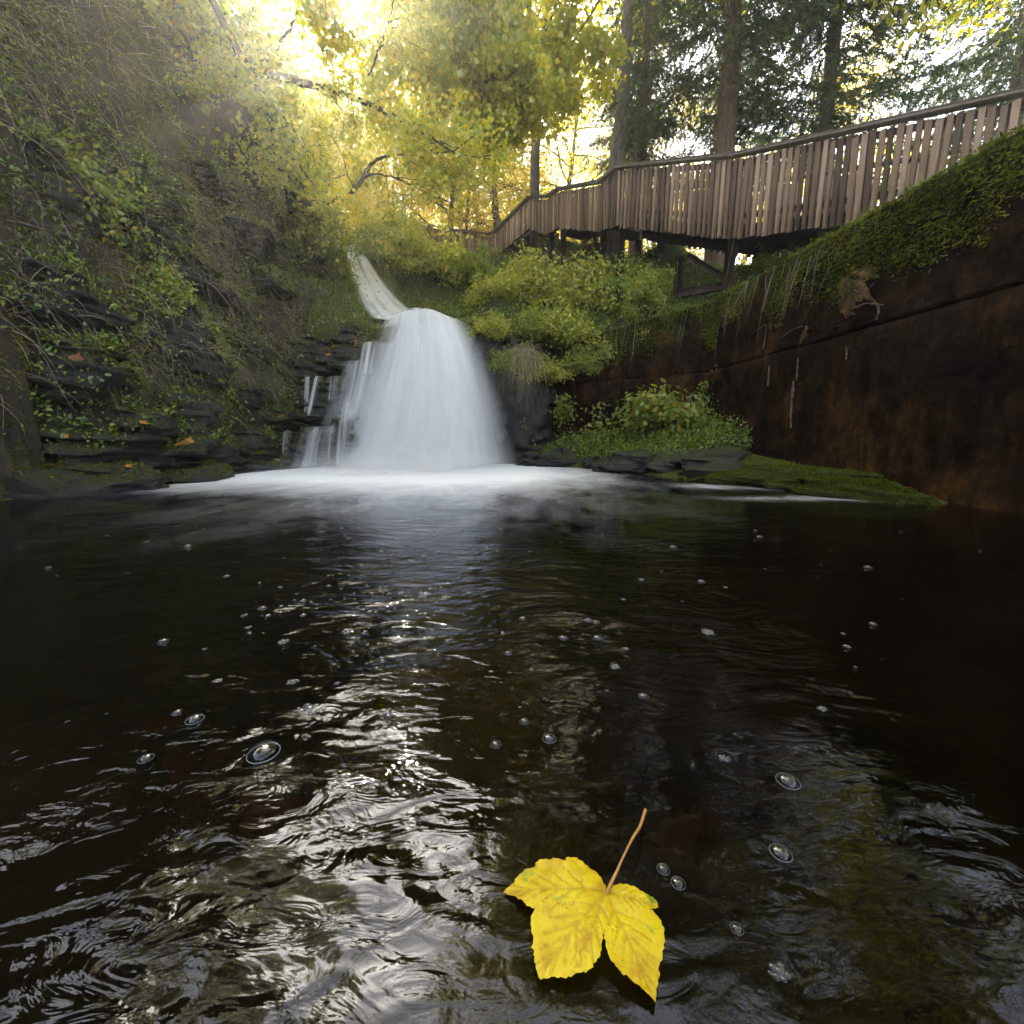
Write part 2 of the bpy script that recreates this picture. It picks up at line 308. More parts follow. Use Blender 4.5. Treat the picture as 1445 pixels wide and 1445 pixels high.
gl = N('ShaderNodeBsdfGlossy', i_Roughness=.03); gl.inputs[0].default_value = (.9, .93, 1, 1)
fr = N('ShaderNodeFresnel', i_IOR=1.33)
for n_ in (gl, fr): Lk(b2.outputs[0], n_.inputs['Normal'])
mw = N('ShaderNodeMixShader'); Lk(fr.outputs[0], mw.inputs[0]); Lk(mb.outputs[0], mw.inputs[1]); Lk(gl.outputs[0], mw.inputs[2])
fo = N('ShaderNodeAttribute', attribute_name='foam')
ff = N('ShaderNodeMath', operation='MULTIPLY_ADD'); ff.inputs[1].default_value = 1.0; ff.inputs[2].default_value = -.5; Lk(wnoise(2.2, .6, 6, (1, .55, 1), .65), ff.inputs[0])
fa = N('ShaderNodeMath', operation='MULTIPLY_ADD'); fa.inputs[1].default_value = .75; Lk(ff.outputs[0], fa.inputs[0]); Lk(fo.outputs['Fac'], fa.inputs[2])
# breakup only where there is some foam
fm = N('ShaderNodeMath', operation='MULTIPLY'); Lk(fa.outputs[0], fm.inputs[0]); 
fc = N('ShaderNodeMapRange', i_From_Min=0, i_From_Max=.25); Lk(fo.outputs['Fac'], fc.inputs[0]); Lk(fc.outputs[0], fm.inputs[1])
fcl = N('ShaderNodeClamp'); Lk(fm.outputs[0], fcl.inputs[0])
fd = N('ShaderNodeBsdfDiffuse'); fd.inputs[0].default_value = (.84, .835, .84, 1)
mf = N('ShaderNodeMixShader'); Lk(fcl.outputs[0], mf.inputs[0]); Lk(mw.outputs[0], mf.inputs[1]); Lk(fd.outputs[0], mf.inputs[2]); Lk(mf.outputs[0], out.inputs[0])

def falling(name, streak, lo, hi, along=.5, col=(.90, .89, .885)):
    """silky falling water: white strands with gaps; u runs across the flow and v along it, edge gives the thickness"""
    m, nt, out, N, Lk = newmat(name)
    u = N('ShaderNodeAttribute', attribute_name='across'); v = N('ShaderNodeAttribute', attribute_name='along'); e = N('ShaderNodeAttribute', attribute_name='thick')
    cx = N('ShaderNodeCombineXYZ')
    a = N('ShaderNodeMath', operation='MULTIPLY'); a.inputs[1].default_value = streak; Lk(u.outputs['Fac'], a.inputs[0]); Lk(a.outputs[0], cx.inputs[0])
    a2 = N('ShaderNodeMath', operation='MULTIPLY'); a2.inputs[1].default_value = along; Lk(v.outputs['Fac'], a2.inputs[0]); Lk(a2.outputs[0], cx.inputs[1])
    n = N('ShaderNodeTexNoise', i_Scale=1, i_Detail=4, i_Roughness=.5, i_Distortion=.25); Lk(cx.outputs[0], n.inputs['Vector'])
    mr = N('ShaderNodeMapRange', i_From_Min=.3, i_From_Max=.7, i_To_Min=lo, i_To_Max=hi); Lk(n.outputs['Fac'], mr.inputs[0])
    mu = N('ShaderNodeMath', operation='MULTIPLY', use_clamp=True); Lk(mr.outputs[0], mu.inputs[0]); Lk(e.outputs['Fac'], mu.inputs[1])
    d = N('ShaderNodeBsdfDiffuse'); t = N('ShaderNodeBsdfTranslucent'); d.inputs[0].default_value = (*col, 1); t.inputs[0].default_value = (*col, 1)
    mx = N('ShaderNodeMixShader', i_0=.45); Lk(d.outputs[0], mx.inputs[1]); Lk(t.outputs[0], mx.inputs[2])
    tr = N('ShaderNodeBsdfTransparent'); mo = N('ShaderNodeMixShader'); Lk(mu.outputs[0], mo.inputs[0]); Lk(tr.outputs[0], mo.inputs[1]); Lk(mx.outputs[0], mo.inputs[2]); Lk(mo.outputs[0], out.inputs[0])
    return m
M['fall'] = falling('falling_water', 4.5, .6, 1.35)
M['veil'] = falling('thin_falling_water', 6, -.1, 1.0)
M['chute'] = falling('rushing_water', 4.5, .5, 1.4, along=2.2)
M['mist'] = falling('spray', 3, .1, .7)

# ------------------------------------------------------------------ ground
GORGE = np.array([(4.75,-14),(4.5,3),(4.45,5.4),(4.25,8),(4.12,9.55),(2.85,10.5),(1.65,11.2),(.5,11.35),(-.3,10.9),(-1.1,10.35),(-2,10.45),(-3,10.45),(-3.6,10.1),(-4.6,9.9),(-5.15,9.0),(-5.2,7),(-5.2,5),(-5.4,3),(-5.7,-14)], float)
def poly_sd(P, poly):
    d = np.full(len(P), 1e9); ins = np.zeros(len(P), bool)
    for a, b_ in zip(poly, np.roll(poly, -1, 0)):
        ab = b_ - a; t = np.clip(((P - a) @ ab) / (ab @ ab), 0, 1); d = np.minimum(d, np.linalg.norm(P - a - t[:, None] * ab, axis=1))
        c = ((a[1] > P[:, 1]) != (b_[1] > P[:, 1])); ins ^= c & (P[:, 0] < (b_[0] - a[0]) * (P[:, 1] - a[1]) / (b_[1] - a[1] + 1e-12) + a[0])
    return np.where(ins, -d, d)
HI = np.array([(-6.0,-8,5),(-6.0,1,5.2),(-5.9,4,5.9),(-6.1,6,7.3),(-6.2,8,8.5),(-6.0,10.4,8.4),(-5.8,12.3,7.2),(-6.4,15,7.4),(-9,4,8.6),(-9,8,10.4),(-9,15,9.2),(-14,10,10),
 (-2.5,10.5,3.1),(-1.4,10.5,3.1),(-3.6,10.5,3.0),(-4.4,10.4,3.2),(-4.6,11.2,4.2),(-3.4,12,4.3),(-2.2,11.6,3.8),(-4.3,14,5.9),(-5,15.2,6.55),(-3,14.5,6.0),(-3.5,17,7.0),
 (-.4,12,4.35),(0,11.4,3.4),(-.6,11.2,3.3),(1.7,11.4,2.9),(2,12.5,3.8),(.5,14.5,5.7),(-.6,17,6.9),(-2,20,7.7),(4.1,9.9,3.2),(4.6,7,3.15),(4.6,4,3.1),(4.4,11,3.8),(6,8,3.4),(6,11,4.4),(5.6,13,5.1),(3,14,5.6),(9,8,3.8),(9,14,5.3),(4.8,0,3.0),(9,0,3.6),(5,-8,3),
 (5.5,10.9,4.5),(4.3,13.3,5.8),(2.7,15.3,6.6),(1.7,17,7.2),(7.2,9.2,3.8),(0,26,8.0),(-10,25,9.5),(10,25,7.0),(0,40,8.6),(-20,40,10),(20,40,8),(-25,5,11),(25,5,6),(0,60,9),(25,-10,5),(-25,-10,9)], float)
CH = np.array([(-5.05,15.3,6.6),(-4.55,14,5.62),(-3.75,12.5,4.4),(-2.95,11.1,3.42),(-2.5,10.6,3.08)])
SHORE = np.array([(.1,12),(.15,10.4),(.6,9.8),(1.7,8.8),(2.2,7.6),(2.6,6.8),(3.1,5.9),(3.6,5.3),(4.0,4.7),(4.3,4.2),(8,4.2),(8,12)], float)
def ground_z(P):
    P = np.asarray(P, float); sd = poly_sd(P, GORGE)
    w = np.ones(len(P)); num = np.zeros(len(P)); den = np.zeros(len(P))
    for x, y, z in HI:
        k = 1 / ((P[:, 0] - x) ** 2 + (P[:, 1] - y) ** 2 + .12) ** 1.8; num += k * z; den += k
    hi = num / den
    width = np.where(P[:, 0] < -4.6, 1.15, np.where(P[:, 0] > .3, .12, .45))
    s2 = poly_sd(P, SHORE); lo = -.5 + np.clip(-s2, -.8, 2.0) * .55 + .5; lo = np.where(s2 > 0, np.maximum(-.5, -s2 * .9), np.minimum(.03 + np.where(P[:, 1] < 7.6, .2, .42) * -s2, .9))
    edge = np.clip(1 + sd / .9, 0, 1); lo = np.where(P[:, 0] < -4, lo + edge * .55, lo)          # foot of the left bank
    Q = np.c_[P * .9, np.zeros(len(P))]
    sdn = sd + fbm(Q * 1.3, 4) * np.where(P[:, 0] < 1, .7, .05)
    t = np.clip(sdn / width, 0, 1); t = t ** .8
    z = lo + (hi - lo) * t
    z += fbm(Q * 2.2, 5) * np.where(sd > 0, .55, .12) * np.where((P[:, 0] > 3.6) & (P[:, 0] < 5.2), .3, 1)
    # the stream bed of the upper chute
    d = np.full(len(P), 1e9); zc = np.zeros(len(P))
    for a, b_ in zip(CH[:-1], CH[1:]):
        ab = (b_ - a)[:2]; tt = np.clip(((P - a[:2]) @ ab) / (ab @ ab), 0, 1); dd = np.linalg.norm(P - a[:2] - tt[:, None] * ab, axis=1)
        q = dd < d; d = np.where(q, dd, d); zc = np.where(q, a[2] + (b_[2] - a[2]) * tt, zc)
    k = sstep(1.35, .7, d); z = z * (1 - k) + (zc - .12 + fbm(Q * 3, 3) * .15) * k
    return z
xs = np.concatenate([np.linspace(-60, -10, 16, endpoint=False), np.arange(-10, 9, .085), np.linspace(9, 60, 18)])
ys = np.concatenate([np.linspace(-16, -1, 20, endpoint=False), np.arange(-1, 3, .16), np.arange(3, 19, .085), np.linspace(19, 26, 30, endpoint=False), np.linspace(26, 300, 24)])
gx, gy = np.meshgrid(xs, ys, indexing='ij'); GP = np.c_[gx.ravel(), gy.ravel()]; gz = ground_z(GP)
GV = np.c_[GP, gz]
steep = sstep(0, 1.2, poly_sd(GP, GORGE)) * (GP[:, 0] < -4)       # rough rock face of the left bank: push it in and out
jit = (fbm(GV * 1.6, 4)) * ((gz > .2) & (gz < 6.5) & (GP[:, 1] < 11) & (GP[:, 0] < -4.8) & (GP[:, 0] > -7))
GV[:, 0] += jit * .9
nx_, ny_ = gx.shape; ii, jj = np.meshgrid(np.arange(nx_ - 1), np.arange(ny_ - 1), indexing='ij')
GF = np.stack([ii * ny_ + jj, (ii + 1) * ny_ + jj, (ii + 1) * ny_ + jj + 1, ii * ny_ + jj + 1], -1).reshape(-1, 4)
g = Geo(); g.add(GV, GF); tag(g.build('ground', M['terrain'], smooth=True), kind='structure')
tA, tB, tC = GV[GF[:, 0]], GV[GF[:, 1]], GV[GF[:, 2]]; tD = GV[GF[:, 3]]
tn = np.cross(tC - tA, tD - tB); tarea = np.linalg.norm(tn, axis=1) / 2; tn = unit(tn); tcen = (tA + tB + tC + tD) / 4
def scatter(n, weight):
    w = weight(tcen, tn) * tarea; w = np.maximum(w, 0); k = rng.choice(len(w), n, p=w / w.sum())
    a, b_ = rng.random(n), rng.random(n)
    P = (tA[k] * ((1 - a) * (1 - b_))[:, None] + tB[k] * (a * (1 - b_))[:, None] + tC[k] * (a * b_)[:, None] + tD[k] * ((1 - a) * b_)[:, None])
    return P, tn[k]
_T = np.linspace(2.5, 30, 1400)
def hit(px, py):
    """the ground as seen in that direction, or None"""
    d = at(px, py, 1.0) - np.array((0, 0, CAMH)); Q = np.array((0, 0, CAMH)) + d * _T[:, None]; b_ = Q[:, 2] < ground_z(Q[:, :2])
    k = int(np.argmax(b_)); return Q[k] if b_.any() and k > 3 else None
def gh(x, y): return float(ground_z(np.array([[x, y]]))[0])

# ------------------------------------------------------------------ pool
wx = np.concatenate([np.linspace(-9, -1.2, 110, endpoint=False), np.arange(-1.2, 1.2, .02), np.linspace(1.2, 7, 90)])
wy = np.concatenate([np.linspace(-14, -.2, 20, endpoint=False), np.arange(-.2, 2.2, .02), np.linspace(2.2, 12.2, 150)])
gx, gy = np.meshgrid(wx, wy, indexing='ij'); P = np.c_[gx.ravel(), gy.ravel()]
Q = np.c_[P, np.zeros(len(P))]
warp = np.c_[fbm(Q * 1.7 + 5, 3), fbm(Q * 1.7 + 40, 3), np.zeros(len(P))] * 1.2
rip = fbm((Q + warp) * np.array((3.6, 4.4, 1)), 3)
calmv = sstep(6.5, 1.5, P[:, 1]) * .85 + .15
patchy = sstep(.36, .62, fbm((Q + warp * .5) * np.array((1.5, 1.2, 1)) + 3, 3) + .5)
calmv *= (.38 + .62 * patchy) * (.55 + .45 * sstep(1.7, .1, np.abs(P[:, 0] + .25 + .12 * P[:, 1])))
wz = rip * .025 * calmv * (1 - .85 * np.exp(-((P[:, 0] - .10) ** 2 + (P[:, 1] - .5) ** 2) / .02))
cx0 = -2.2 + .0 * P[:, 1]
dx = np.abs(P[:, 0] + 2.4) ; far = P[:, 1]
foam = sstep(4.3, 7.6, far - .10 * np.maximum(dx - 1.4, 0) ** 2) * sstep(5.2, 1.6, dx)
soft = .24 * sstep(1.9, 5.0, far) * sstep(3.4, .4, np.abs(P[:, 0] + .9))
right = .34 * np.exp(-((P[:, 0] - 2.75) / .7) ** 2 - ((P[:, 1] - 5.75) / .4) ** 2) + .34 * np.exp(-((P[:, 0] - 3.55) / .45) ** 2 - ((P[:, 1] - 4.75) / .3) ** 2) + .25 * np.exp(-((P[:, 0] - 2.9) / .7) ** 2 - ((P[:, 1] - 4.6) / .2) ** 2)
left = .55 * sstep(-4.3, -5.0, P[:, 0]) * sstep(5.2, 6.2, far)
foam = np.clip(foam * 1.15 + soft + right + left, 0, 1.5)
nx_, ny_ = gx.shape; ii, jj = np.meshgrid(np.arange(nx_ - 1), np.arange(ny_ - 1), indexing='ij')
F = np.stack([ii * ny_ + jj, (ii + 1) * ny_ + jj, (ii + 1) * ny_ + jj + 1, ii * ny_ + jj + 1], -1).reshape(-1, 4)
g = Geo(); g.add(np.c_[P, wz], F); tag(g.build('pool_water', M['water'], smooth=True, extra={'foam': foam, 'calm': calmv}), kind='structure')

# ------------------------------------------------------------------ falling water
def sheet(name, rows, mat, parent, nu=40, nv=40, edge=.22, ends=(.04, .10), bulge=0.0, seed=0, lumps=.0, thick=1.0, dome=0.0):
    """rows: (left point, right point) pairs from the top of the flow to its foot"""
    Lp = smooth_path([r[0] for r in rows], nv); Rp = smooth_path([r[1] for r in rows], nv)
    u = np.linspace(0, 1, nu); v = np.linspace(0, 1, nv)
    V = Lp[:, None] * (1 - u)[None, :, None] + Rp[:, None] * u[None, :, None]
    V[..., 1] -= bulge * np.sin(np.pi * u)[None] * (.4 + .6 * v[:, None])
    V[..., 2] += dome * (np.sin(np.pi * u)[None] - .75) * np.clip(1 - 1.6 * v[:, None], 0, 1)
    V = V.reshape(-1, 3); uu = np.tile(u, nv); vv = np.repeat(v, nu)
    if lumps:
        q = np.c_[uu * 6 + seed * 3.1, vv * 1.1, np.full(len(uu), seed)]
        V[:, 1] -= lumps * fbm(q, 3) * sstep(0, .2, vv)
    en = np.clip(np.minimum(uu, 1 - uu) / edge, 0, 1); en = en * en * (3 - 2 * en)
    en *= sstep(0, ends[0], vv) * sstep(1, 1 - ends[1], vv) * thick
    ii, jj = np.meshgrid(np.arange(nv - 1), np.arange(nu - 1), indexing='ij')
    F = np.stack([ii * nu + jj, (ii + 1) * nu + jj, (ii + 1) * nu + jj + 1, ii * nu + jj + 1], -1).reshape(-1, 4)
    g = Geo(); g.add(V, F)
    return g.build(name, mat, parent, smooth=True, extra={'across': uu + seed * 5.3, 'along': vv + seed, 'thick': en})
wf = thing('waterfall', 'silky white waterfall fanning over the dark rock step into the pool', 'waterfall', (-2, 9, 0))
def off(o, parent): o.parent = parent; o.matrix_parent_inverse = Matrix.Translation(-Vector(parent.location)); return o
rows = [(at(548,450,10.85), at(640,448,10.7)), (at(533,441,10.4), at(655,440,10.25)), (at(518,458,10.0), at(672,460,9.9)), (at(503,500,9.75), at(694,505,9.6)), (at(476,560,9.5), at(718,570,9.4)), (at(452,620,9.35), at(732,630,9.25)), (at(436,662,9.2), at(740,662,9.1))]
for k, (dy, mt, th) in enumerate(((.28, 'fall', 1.0), (.1, 'fall', .9), (-.12, 'fall', .6), (-.3, 'veil', .45))):
    rr = [(a + np.array((.12 * k, dy, -.02 * k)), b_ + np.array((-.10 * k, dy, -.02 * k))) for a, b_ in rows]
    off(sheet('main_veil', rr, M[mt], wf, 70, 50, .32, (.05, .06), .3, k, .28, th, .24), wf)
side = [   # (rows, material, softness of the edges, strength)
 ([(at(500,484,9.95), at(548,478,9.95)), (at(498,490,9.72), at(545,486,9.72)), (at(490,532,9.66), at(540,534,9.66))], 'veil', .5, 1.0),
 ([(at(478,508,9.9), at(545,504,9.9)), (at(478,513,9.72), at(540,512,9.7)), (at(474,540,9.6), at(532,545,9.6)), (at(460,592,9.34), at(520,600,9.34))], 'veil', .5, 1.0),
 ([(at(428,533,9.6), at(440,533,9.6)), (at(429,536,9.52), at(439,536,9.52)), (at(428,585,9.46), at(438,585,9.46))], 'veil', .4, .9),
 ([(at(443,533,9.6), at(456,532,9.6)), (at(441,536,9.52), at(453,536,9.52)), (at(432,588,9.44), at(441,588,9.44))], 'veil', .4, .9),
 ([(at(460,532,9.6), at(485,530,9.6)), (at(460,535,9.52), at(484,534,9.52)), (at(458,565,9.46), at(480,570,9.46))], 'veil', .45, .5),
 ([(at(468,566,9.5), at(512,560,9.5)), (at(462,570,9.32), at(512,570,9.3)), (at(450,600,9.2), at(510,610,9.2)), (at(440,662,9.05), at(512,660,9.05))], 'veil', .5, 1.0),
 ([(at(425,602,9.25), at(485,596,9.25)), (at(420,607,9.05), at(482,604,9.05)), (at(410,630,8.98), at(480,630,8.98)), (at(396,662,8.92), at(482,662,8.92))], 'veil', .5, .95),
 ([(at(398,610,9.2), at(414,608,9.2)), (at(397,613,9.03), at(413,612,9.03)), (at(393,660,8.95), at(408,660,8.95))], 'veil', .4, .9),
 ([(at(380,618,9.1), at(388,618,9.1)), (at(380,621,9.0), at(388,621,9.0)), (at(379,660,8.95), at(386,660,8.95))], 'veil', .4, .6),
]
for k, (rw, mt, ed, th) in enumerate(side): off(sheet('side_cascade', rw, M[mt], wf, 30, 26, ed, (.4, .06), .06, 9 + k, .08, th), wf)
# rising spray at the foot: low soft billows
for k in range(5):
    x0, x1, yy, h = [(-4.6, -.2, 8.9, .55), (-4.2, .2, 8.4, .45), (-4.9, -.6, 8.0, .34), (-3.9, .4, 9.2, .8), (-3.6, -.6, 8.7, .9)][k]
    rw = [((x0 + .5, yy + .25, h), (x1 - .5, yy + .25, h)), ((x0 + .2, yy + .05, h * .6), (x1 - .2, yy + .05, h * .6)), ((x0, yy - .25, h * .2), (x1, yy - .25, h * .2)), ((x0, yy - .7, .015), (x1, yy - .7, .015))]
    off(sheet('spray', [(np.array(a), np.array(b_)) for a, b_ in rw], M['mist'], wf, 40, 16, .35, (.8, .1), .25, 20 + k, .1, .55), wf)
uc = thing('upper_cascade', 'narrow white chute of water sliding down between the banks above the waterfall', 'cascade', tuple(CH[0]))
rows = []
for k, (x, y, z) in enumerate(smooth_path(CH, 8)):
    w_ = .28 + .62 * k / 7; s = np.array((.80, .36, 0)) * w_; c = np.array((x + .12 * k / 7, y, z + .12))
    rows.append((c - s, c + s))
off(sheet('water_sheet', rows, M['chute'], uc, 40, 60, .2, (.02, .02), .02, 31, .05), uc)

# ------------------------------------------------------------------ rocks
def rock_mesh(c, s, rz=0, seed=0, rough=.22, n=34, boxy=.62, strata=.09, tilt=0, frac=16):
    t = np.linspace(-1, 1, n); V = []; F = []; k = 0
    for ax in range(3):
        for sg in (-1, 1):
            a, b_ = np.meshgrid(t, t, indexing='ij'); q = np.zeros((n * n, 3)); q[:, ax] = sg; q[:, (ax + 1) % 3] = a.ravel() * sg; q[:, (ax + 2) % 3] = b_.ravel()
            V.append(q); ii, jj = np.meshgrid(np.arange(n - 1), np.arange(n - 1), indexing='ij')
            F.append(np.stack([ii * n + jj, (ii + 1) * n + jj, (ii + 1) * n + jj + 1, ii * n + jj + 1], -1).reshape(-1, 4) + k); k += n * n
    V = np.concatenate(V); sph = V / np.linalg.norm(V, axis=1, keepdims=True); V = V * boxy + sph * (1 - boxy) * 1.15
    d = fbm(V * 1.4 + seed * 7.7, 4); V = V * (1 + rough * 2.2 * d)[:, None]
    rg = np.random.default_rng(seed * 13 + 5)
    for q in range(frac):                                 # flat fracture planes
        nrm = unit(rg.normal(size=3)); e_ = np.maximum(V @ nrm - rg.uniform(.66, .98), 0); V = V - (e_ * .92)[:, None] * nrm
    V = V * np.asarray(s) / 2
    # bedding: each thin layer juts out by its own amount
    zz = V[:, 2] + fbm(V * 1.1 + seed * 3.3, 3) * .22 + V[:, 0] * .08; lay = np.floor(zz / strata); fr = zz / strata - lay
    ang = np.arctan2(V[:, 1], V[:, 0]); o_ = lambda L: vnoise(np.c_[np.cos(ang) * 1.3 + seed, np.sin(ang) * 1.3, L * 5.37]) - .5
    j = (o_(lay) * (1 - sstep(.8, 1, fr)) + o_(lay + 1) * sstep(.8, 1, fr)) * min(.34, .4 * min(s[0], s[1]))
    rad = unit(np.c_[V[:, :2], np.zeros(len(V))]); cap = sstep(.52, .40, np.abs(V[:, 2]) / s[2])
    V = V + rad * (j * (.25 + .75 * cap))[:, None] + fbm(V * 5 + seed, 3)[:, None] * np.array((.07, .07, .05)) - np.abs(fbm(V * 9 + seed, 3))[:, None] * rad * .10
    ca, sa = math.cos(rz), math.sin(rz); ct, st_ = math.cos(tilt), math.sin(tilt)
    V = V @ np.array(((1, 0, 0), (0, ct, -st_), (0, st_, ct))).T @ np.array(((ca, -sa, 0), (sa, ca, 0), (0, 0, 1))).T
    return V + np.asarray(c, float), np.concatenate(F)
LED = Geo()                                           # the stepped bedrock left of the falls, one continuous outcrop
# lip of each step: (px, py, distance of its front), width, depth, height
ledges = [(575,440,10.5,2.6,1.0,1.1),(490,462,10.25,1.5,1.3,.7),(500,474,10.0,1.3,1.0,.8),(520,508,9.85,1.1,.9,.9),(440,530,9.62,1.35,1.3,.9),(365,522,9.5,1.3,1.4,.9),(490,566,9.45,.9,.9,1.2),
 (440,606,9.15,1.5,1.0,.75),(400,575,9.45,1.0,1.0,.9),(350,596,9.0,1.3,1.1,.9),(345,628,8.6,1.3,1.0,.6),(300,560,8.6,1.2,1.4,1.2),(275,628,7.6,1.2,1.3,.7),(235,600,6.9,1.0,1.3,.9),(225,650,6.1,.9,1.2,.5),(300,490,9.2,1.2,1.3,1.2),(575,500,10.2,2.6,.8,2.6),(590,580,10.0,3.0,1.0,2.4),(140,640,5.6,.9,1.4,.8),(60,650,4.7,.9,1.6,.9),(430,470,9.9,1.2,1.2,1.0),(270,440,8.6,1.0,1.4,1.1)]
for px, py, Y, sx_, sy_, sz_ in ((210,560,6.6,1.1,1.2,.9),(292,600,7.9,1.3,1.2,.7),(362,560,9.1,1.4,1.1,.8),(330,640,8.3,1.4,1.0,.5),(250,655,6.9,1.2,1.1,.5),(170,600,6.0,1.0,1.3,.9),(90,570,5.2,1.0,1.4,.9),(395,640,9.1,1.2,.8,.5)): ledges.append((px, py, Y, sx_, sy_, sz_))
for k, (px, py, Y, sx_, sy_, sz_) in enumerate(ledges):
    if px < 480: sx_, sy_, sz_ = sx_ * 1.15, sy_ * 1.15, sz_ * 1.12
    c = at(px, py, Y) + np.array((0, sy_ * .42, -sz_ * .46))
    V, F = rock_mesh(c, (sx_, sy_, sz_), rng.uniform(-.25, .25), k + 1, .16, 46, .74, .085); LED.add(V, F)
V, F = rock_mesh((-.35, 10.75, 1.4), (1.3, 1.1, 3.6), .2, 61, .25, 20, .6, .12); LED.add(V, F)
V, F = rock_mesh((.35, 10.9, 1.0), (1.3, 1.1, 3.4), -.2, 62, .25, 20, .6, .12); LED.add(V, F)
for k, (px, py, w_, d_, h_) in enumerate(((215,335,1.5,1.0,1.1),(262,392,1.3,.9,.8),(322,432,1.4,1.0,.9),(228,470,1.4,1.1,1.2),(352,345,1.5,1.0,1.0),(208,262,1.2,.9,.9),(300,255,1.3,.9,.8),(385,405,1.5,.9,.9),(300,335,1.1,.8,.7),(425,372,1.3,.9,.8),(340,490,1.6,1.0,1.0),(265,520,1.5,1.0,.9),(70,420,1.3,1.0,1.0),(120,520,1.3,1.0,1.0),(60,260,1.3,1.0,.9),(375,250,1.2,.9,.8),(330,170,1.2,.9,.9),(250,150,1.2,.9,.9))):
    p_ = hit(px, py)
    if p_ is None: continue
    V, F = rock_mesh(p_ + np.array((-.12, .1, 0)), (d_, w_, h_), rng.uniform(-.4, .4), 90 + k, .22, 48, .7, .075, rng.uniform(-.25, .25)); LED.add(V, F)
V, F = rock_mesh((.1, 10.55, 2.3), (.9, .8, 1.2), .5, 63, .25, 36, .6, .10); LED.add(V, F)
V, F = rock_mesh((-.55, 10.35, .7), (1.0, .8, 1.6), -.1, 64, .25, 36, .65, .10); LED.add(V, F)
tag(LED.build('rock_ledges', M['rock']), kind='structure')
def rock(name, px, py, Y, s, label, mat='rock', seed=1, rz=0, z=None, **kw):
    c = at(px, py, Y)
    if z is not None: c[2] = z
    V, F = rock_mesh((0, 0, 0), s, rz, seed, **kw); g = Geo(); g.add(V, F); o = g.build(name, M[mat], smooth=(mat != 'rock')); o.location = c
    return tag(o, label, 'rock')
rock('boulder', 335, 562, 8.6, (.95, .6, .5), 'dark rounded boulder tucked under the left bank above the lowest ledge', seed=71, rz=.3)
rock('flat_stone', 352, 552, 8.9, (1.0, .5, .16), 'grey tilted flat stone lying on the ledges left of the falls', seed=72, rz=-.3, tilt=.2)
rock('mossy_slab', 1115, 672, 5.9, (2.1, 1.2, .34), 'low green mossy slab sloping into the pool below the concrete wall', 'slabmoss', 73, -.55, .06, n=50, rough=.16, strata=.07, frac=5)
rock('mossy_slab', 1210, 690, 4.85, (1.1, .8, .3), 'smaller green mossy slab at the water line close to the concrete wall', 'slabmoss', 74, -.7, .04, n=44, rough=.16, strata=.07, frac=5)
rock('wet_slab', 1010, 655, 6.9, (1.5, 1.1, .5), 'black wet slab at the water edge between the fern bank and the mossy slab', seed=75, rz=-.5, z=.1)
rock('wet_slab', 905, 645, 8.0, (1.5, .9, .55), 'dark flat slab littered with leaves below the green bushes right of the falls', seed=76, rz=-.3, z=.14)
rock('wet_slab', 985, 640, 7.5, (1.5, .9, .45), 'dark leaning slab under the low leafy bush by the wall', seed=77, rz=-.4, z=.22, tilt=.3)
rock('boulder', 790, 645, 9.6, (.9, .7, .5), 'small wet boulder at the foot of the falls on its right side', seed=78, z=.12)
rock('boulder', 748, 640, 9.9, (.6, .6, .5), 'wet boulder half veiled by spray at the right edge of the falls', seed=79, z=.1)
rock('boulder', 840, 650, 9.0, (.7, .5, .4), 'low dark boulder in the water below the hanging grass', seed=80, z=.08)

# ------------------------------------------------------------------ concrete wall
wp = np.array([(4.7,-13),(4.42,2.5),(4.3,5.4),(4.1,8),(4.0,9.4),(2.8,10.33),(1.6,11.03),(.9,11.25)], float); wtop = np.array([3.2,3.2,3.22,3.26,3.28,3.1,2.88,2.7])
sd_ = np.concatenate([[0], np.cumsum(np.linalg.norm(np.diff(wp, axis=0), axis=1))]); S = np.concatenate([np.arange(0, 13, .3), np.arange(13, sd_[-1], .07)])
X = np.interp(S, sd_, wp[:, 0]); Y = np.interp(S, sd_, wp[:, 1]); TZ = np.interp(S, sd_, wtop)
tx, ty = np.gradient(X), np.gradient(Y); ln = np.hypot(tx, ty); nxw, nyw = -ty / ln, tx / ln        # towards the pool
prof_z = np.concatenate([np.linspace(-.6, 1.9, 34), [1.915, 1.93, 1.945, 1.96], np.linspace(1.985, 3.0, 18)]) / 3.0
V = []
for k, z in enumerate(prof_z):
    zz = np.minimum(z, 1) * 3.0 if z * 3 < 2 else 2.0 + (z * 3 - 2) / 1.0 * (TZ - 2.0)
    zz = np.broadcast_to(zz, X.shape)
    o_ = .05 * (1.95 - min(z * 3, 1.95)) * .5 + (0.03 if z * 3 < 1.93 else 0.0) - (.035 if 1.91 < z * 3 < 1.95 else 0)
    q = np.c_[X, Y, zz]; dd = o_ + fbm(q * 1.1, 4) * .09 + fbm(q * 4.5, 4) * .11
    V.append(np.c_[X + nxw * dd, Y + nyw * dd, zz + fbm(q * 2 + 9, 3) * .02])
ztop = V[-1]; rnd = ztop + np.c_[-nxw * .05, -nyw * .05, np.full(len(X), .03) + fbm(ztop * 4, 3) * .06]; back = rnd + np.c_[-nxw * .32, -nyw * .32, fbm(ztop * 3 + 3, 3) * .05]; bk = back.copy(); bk[:, 2] = -.6
V += [rnd, back, bk]; V = np.stack(V); nr, ncw = V.shape[:2]
ii, jj = np.meshgrid(np.arange(nr - 1), np.arange(ncw - 1), indexing='ij'); F = np.stack([ii * ncw + jj, (ii + 1) * ncw + jj, (ii + 1) * ncw + jj + 1, ii * ncw + jj + 1], -1).reshape(-1, 4)
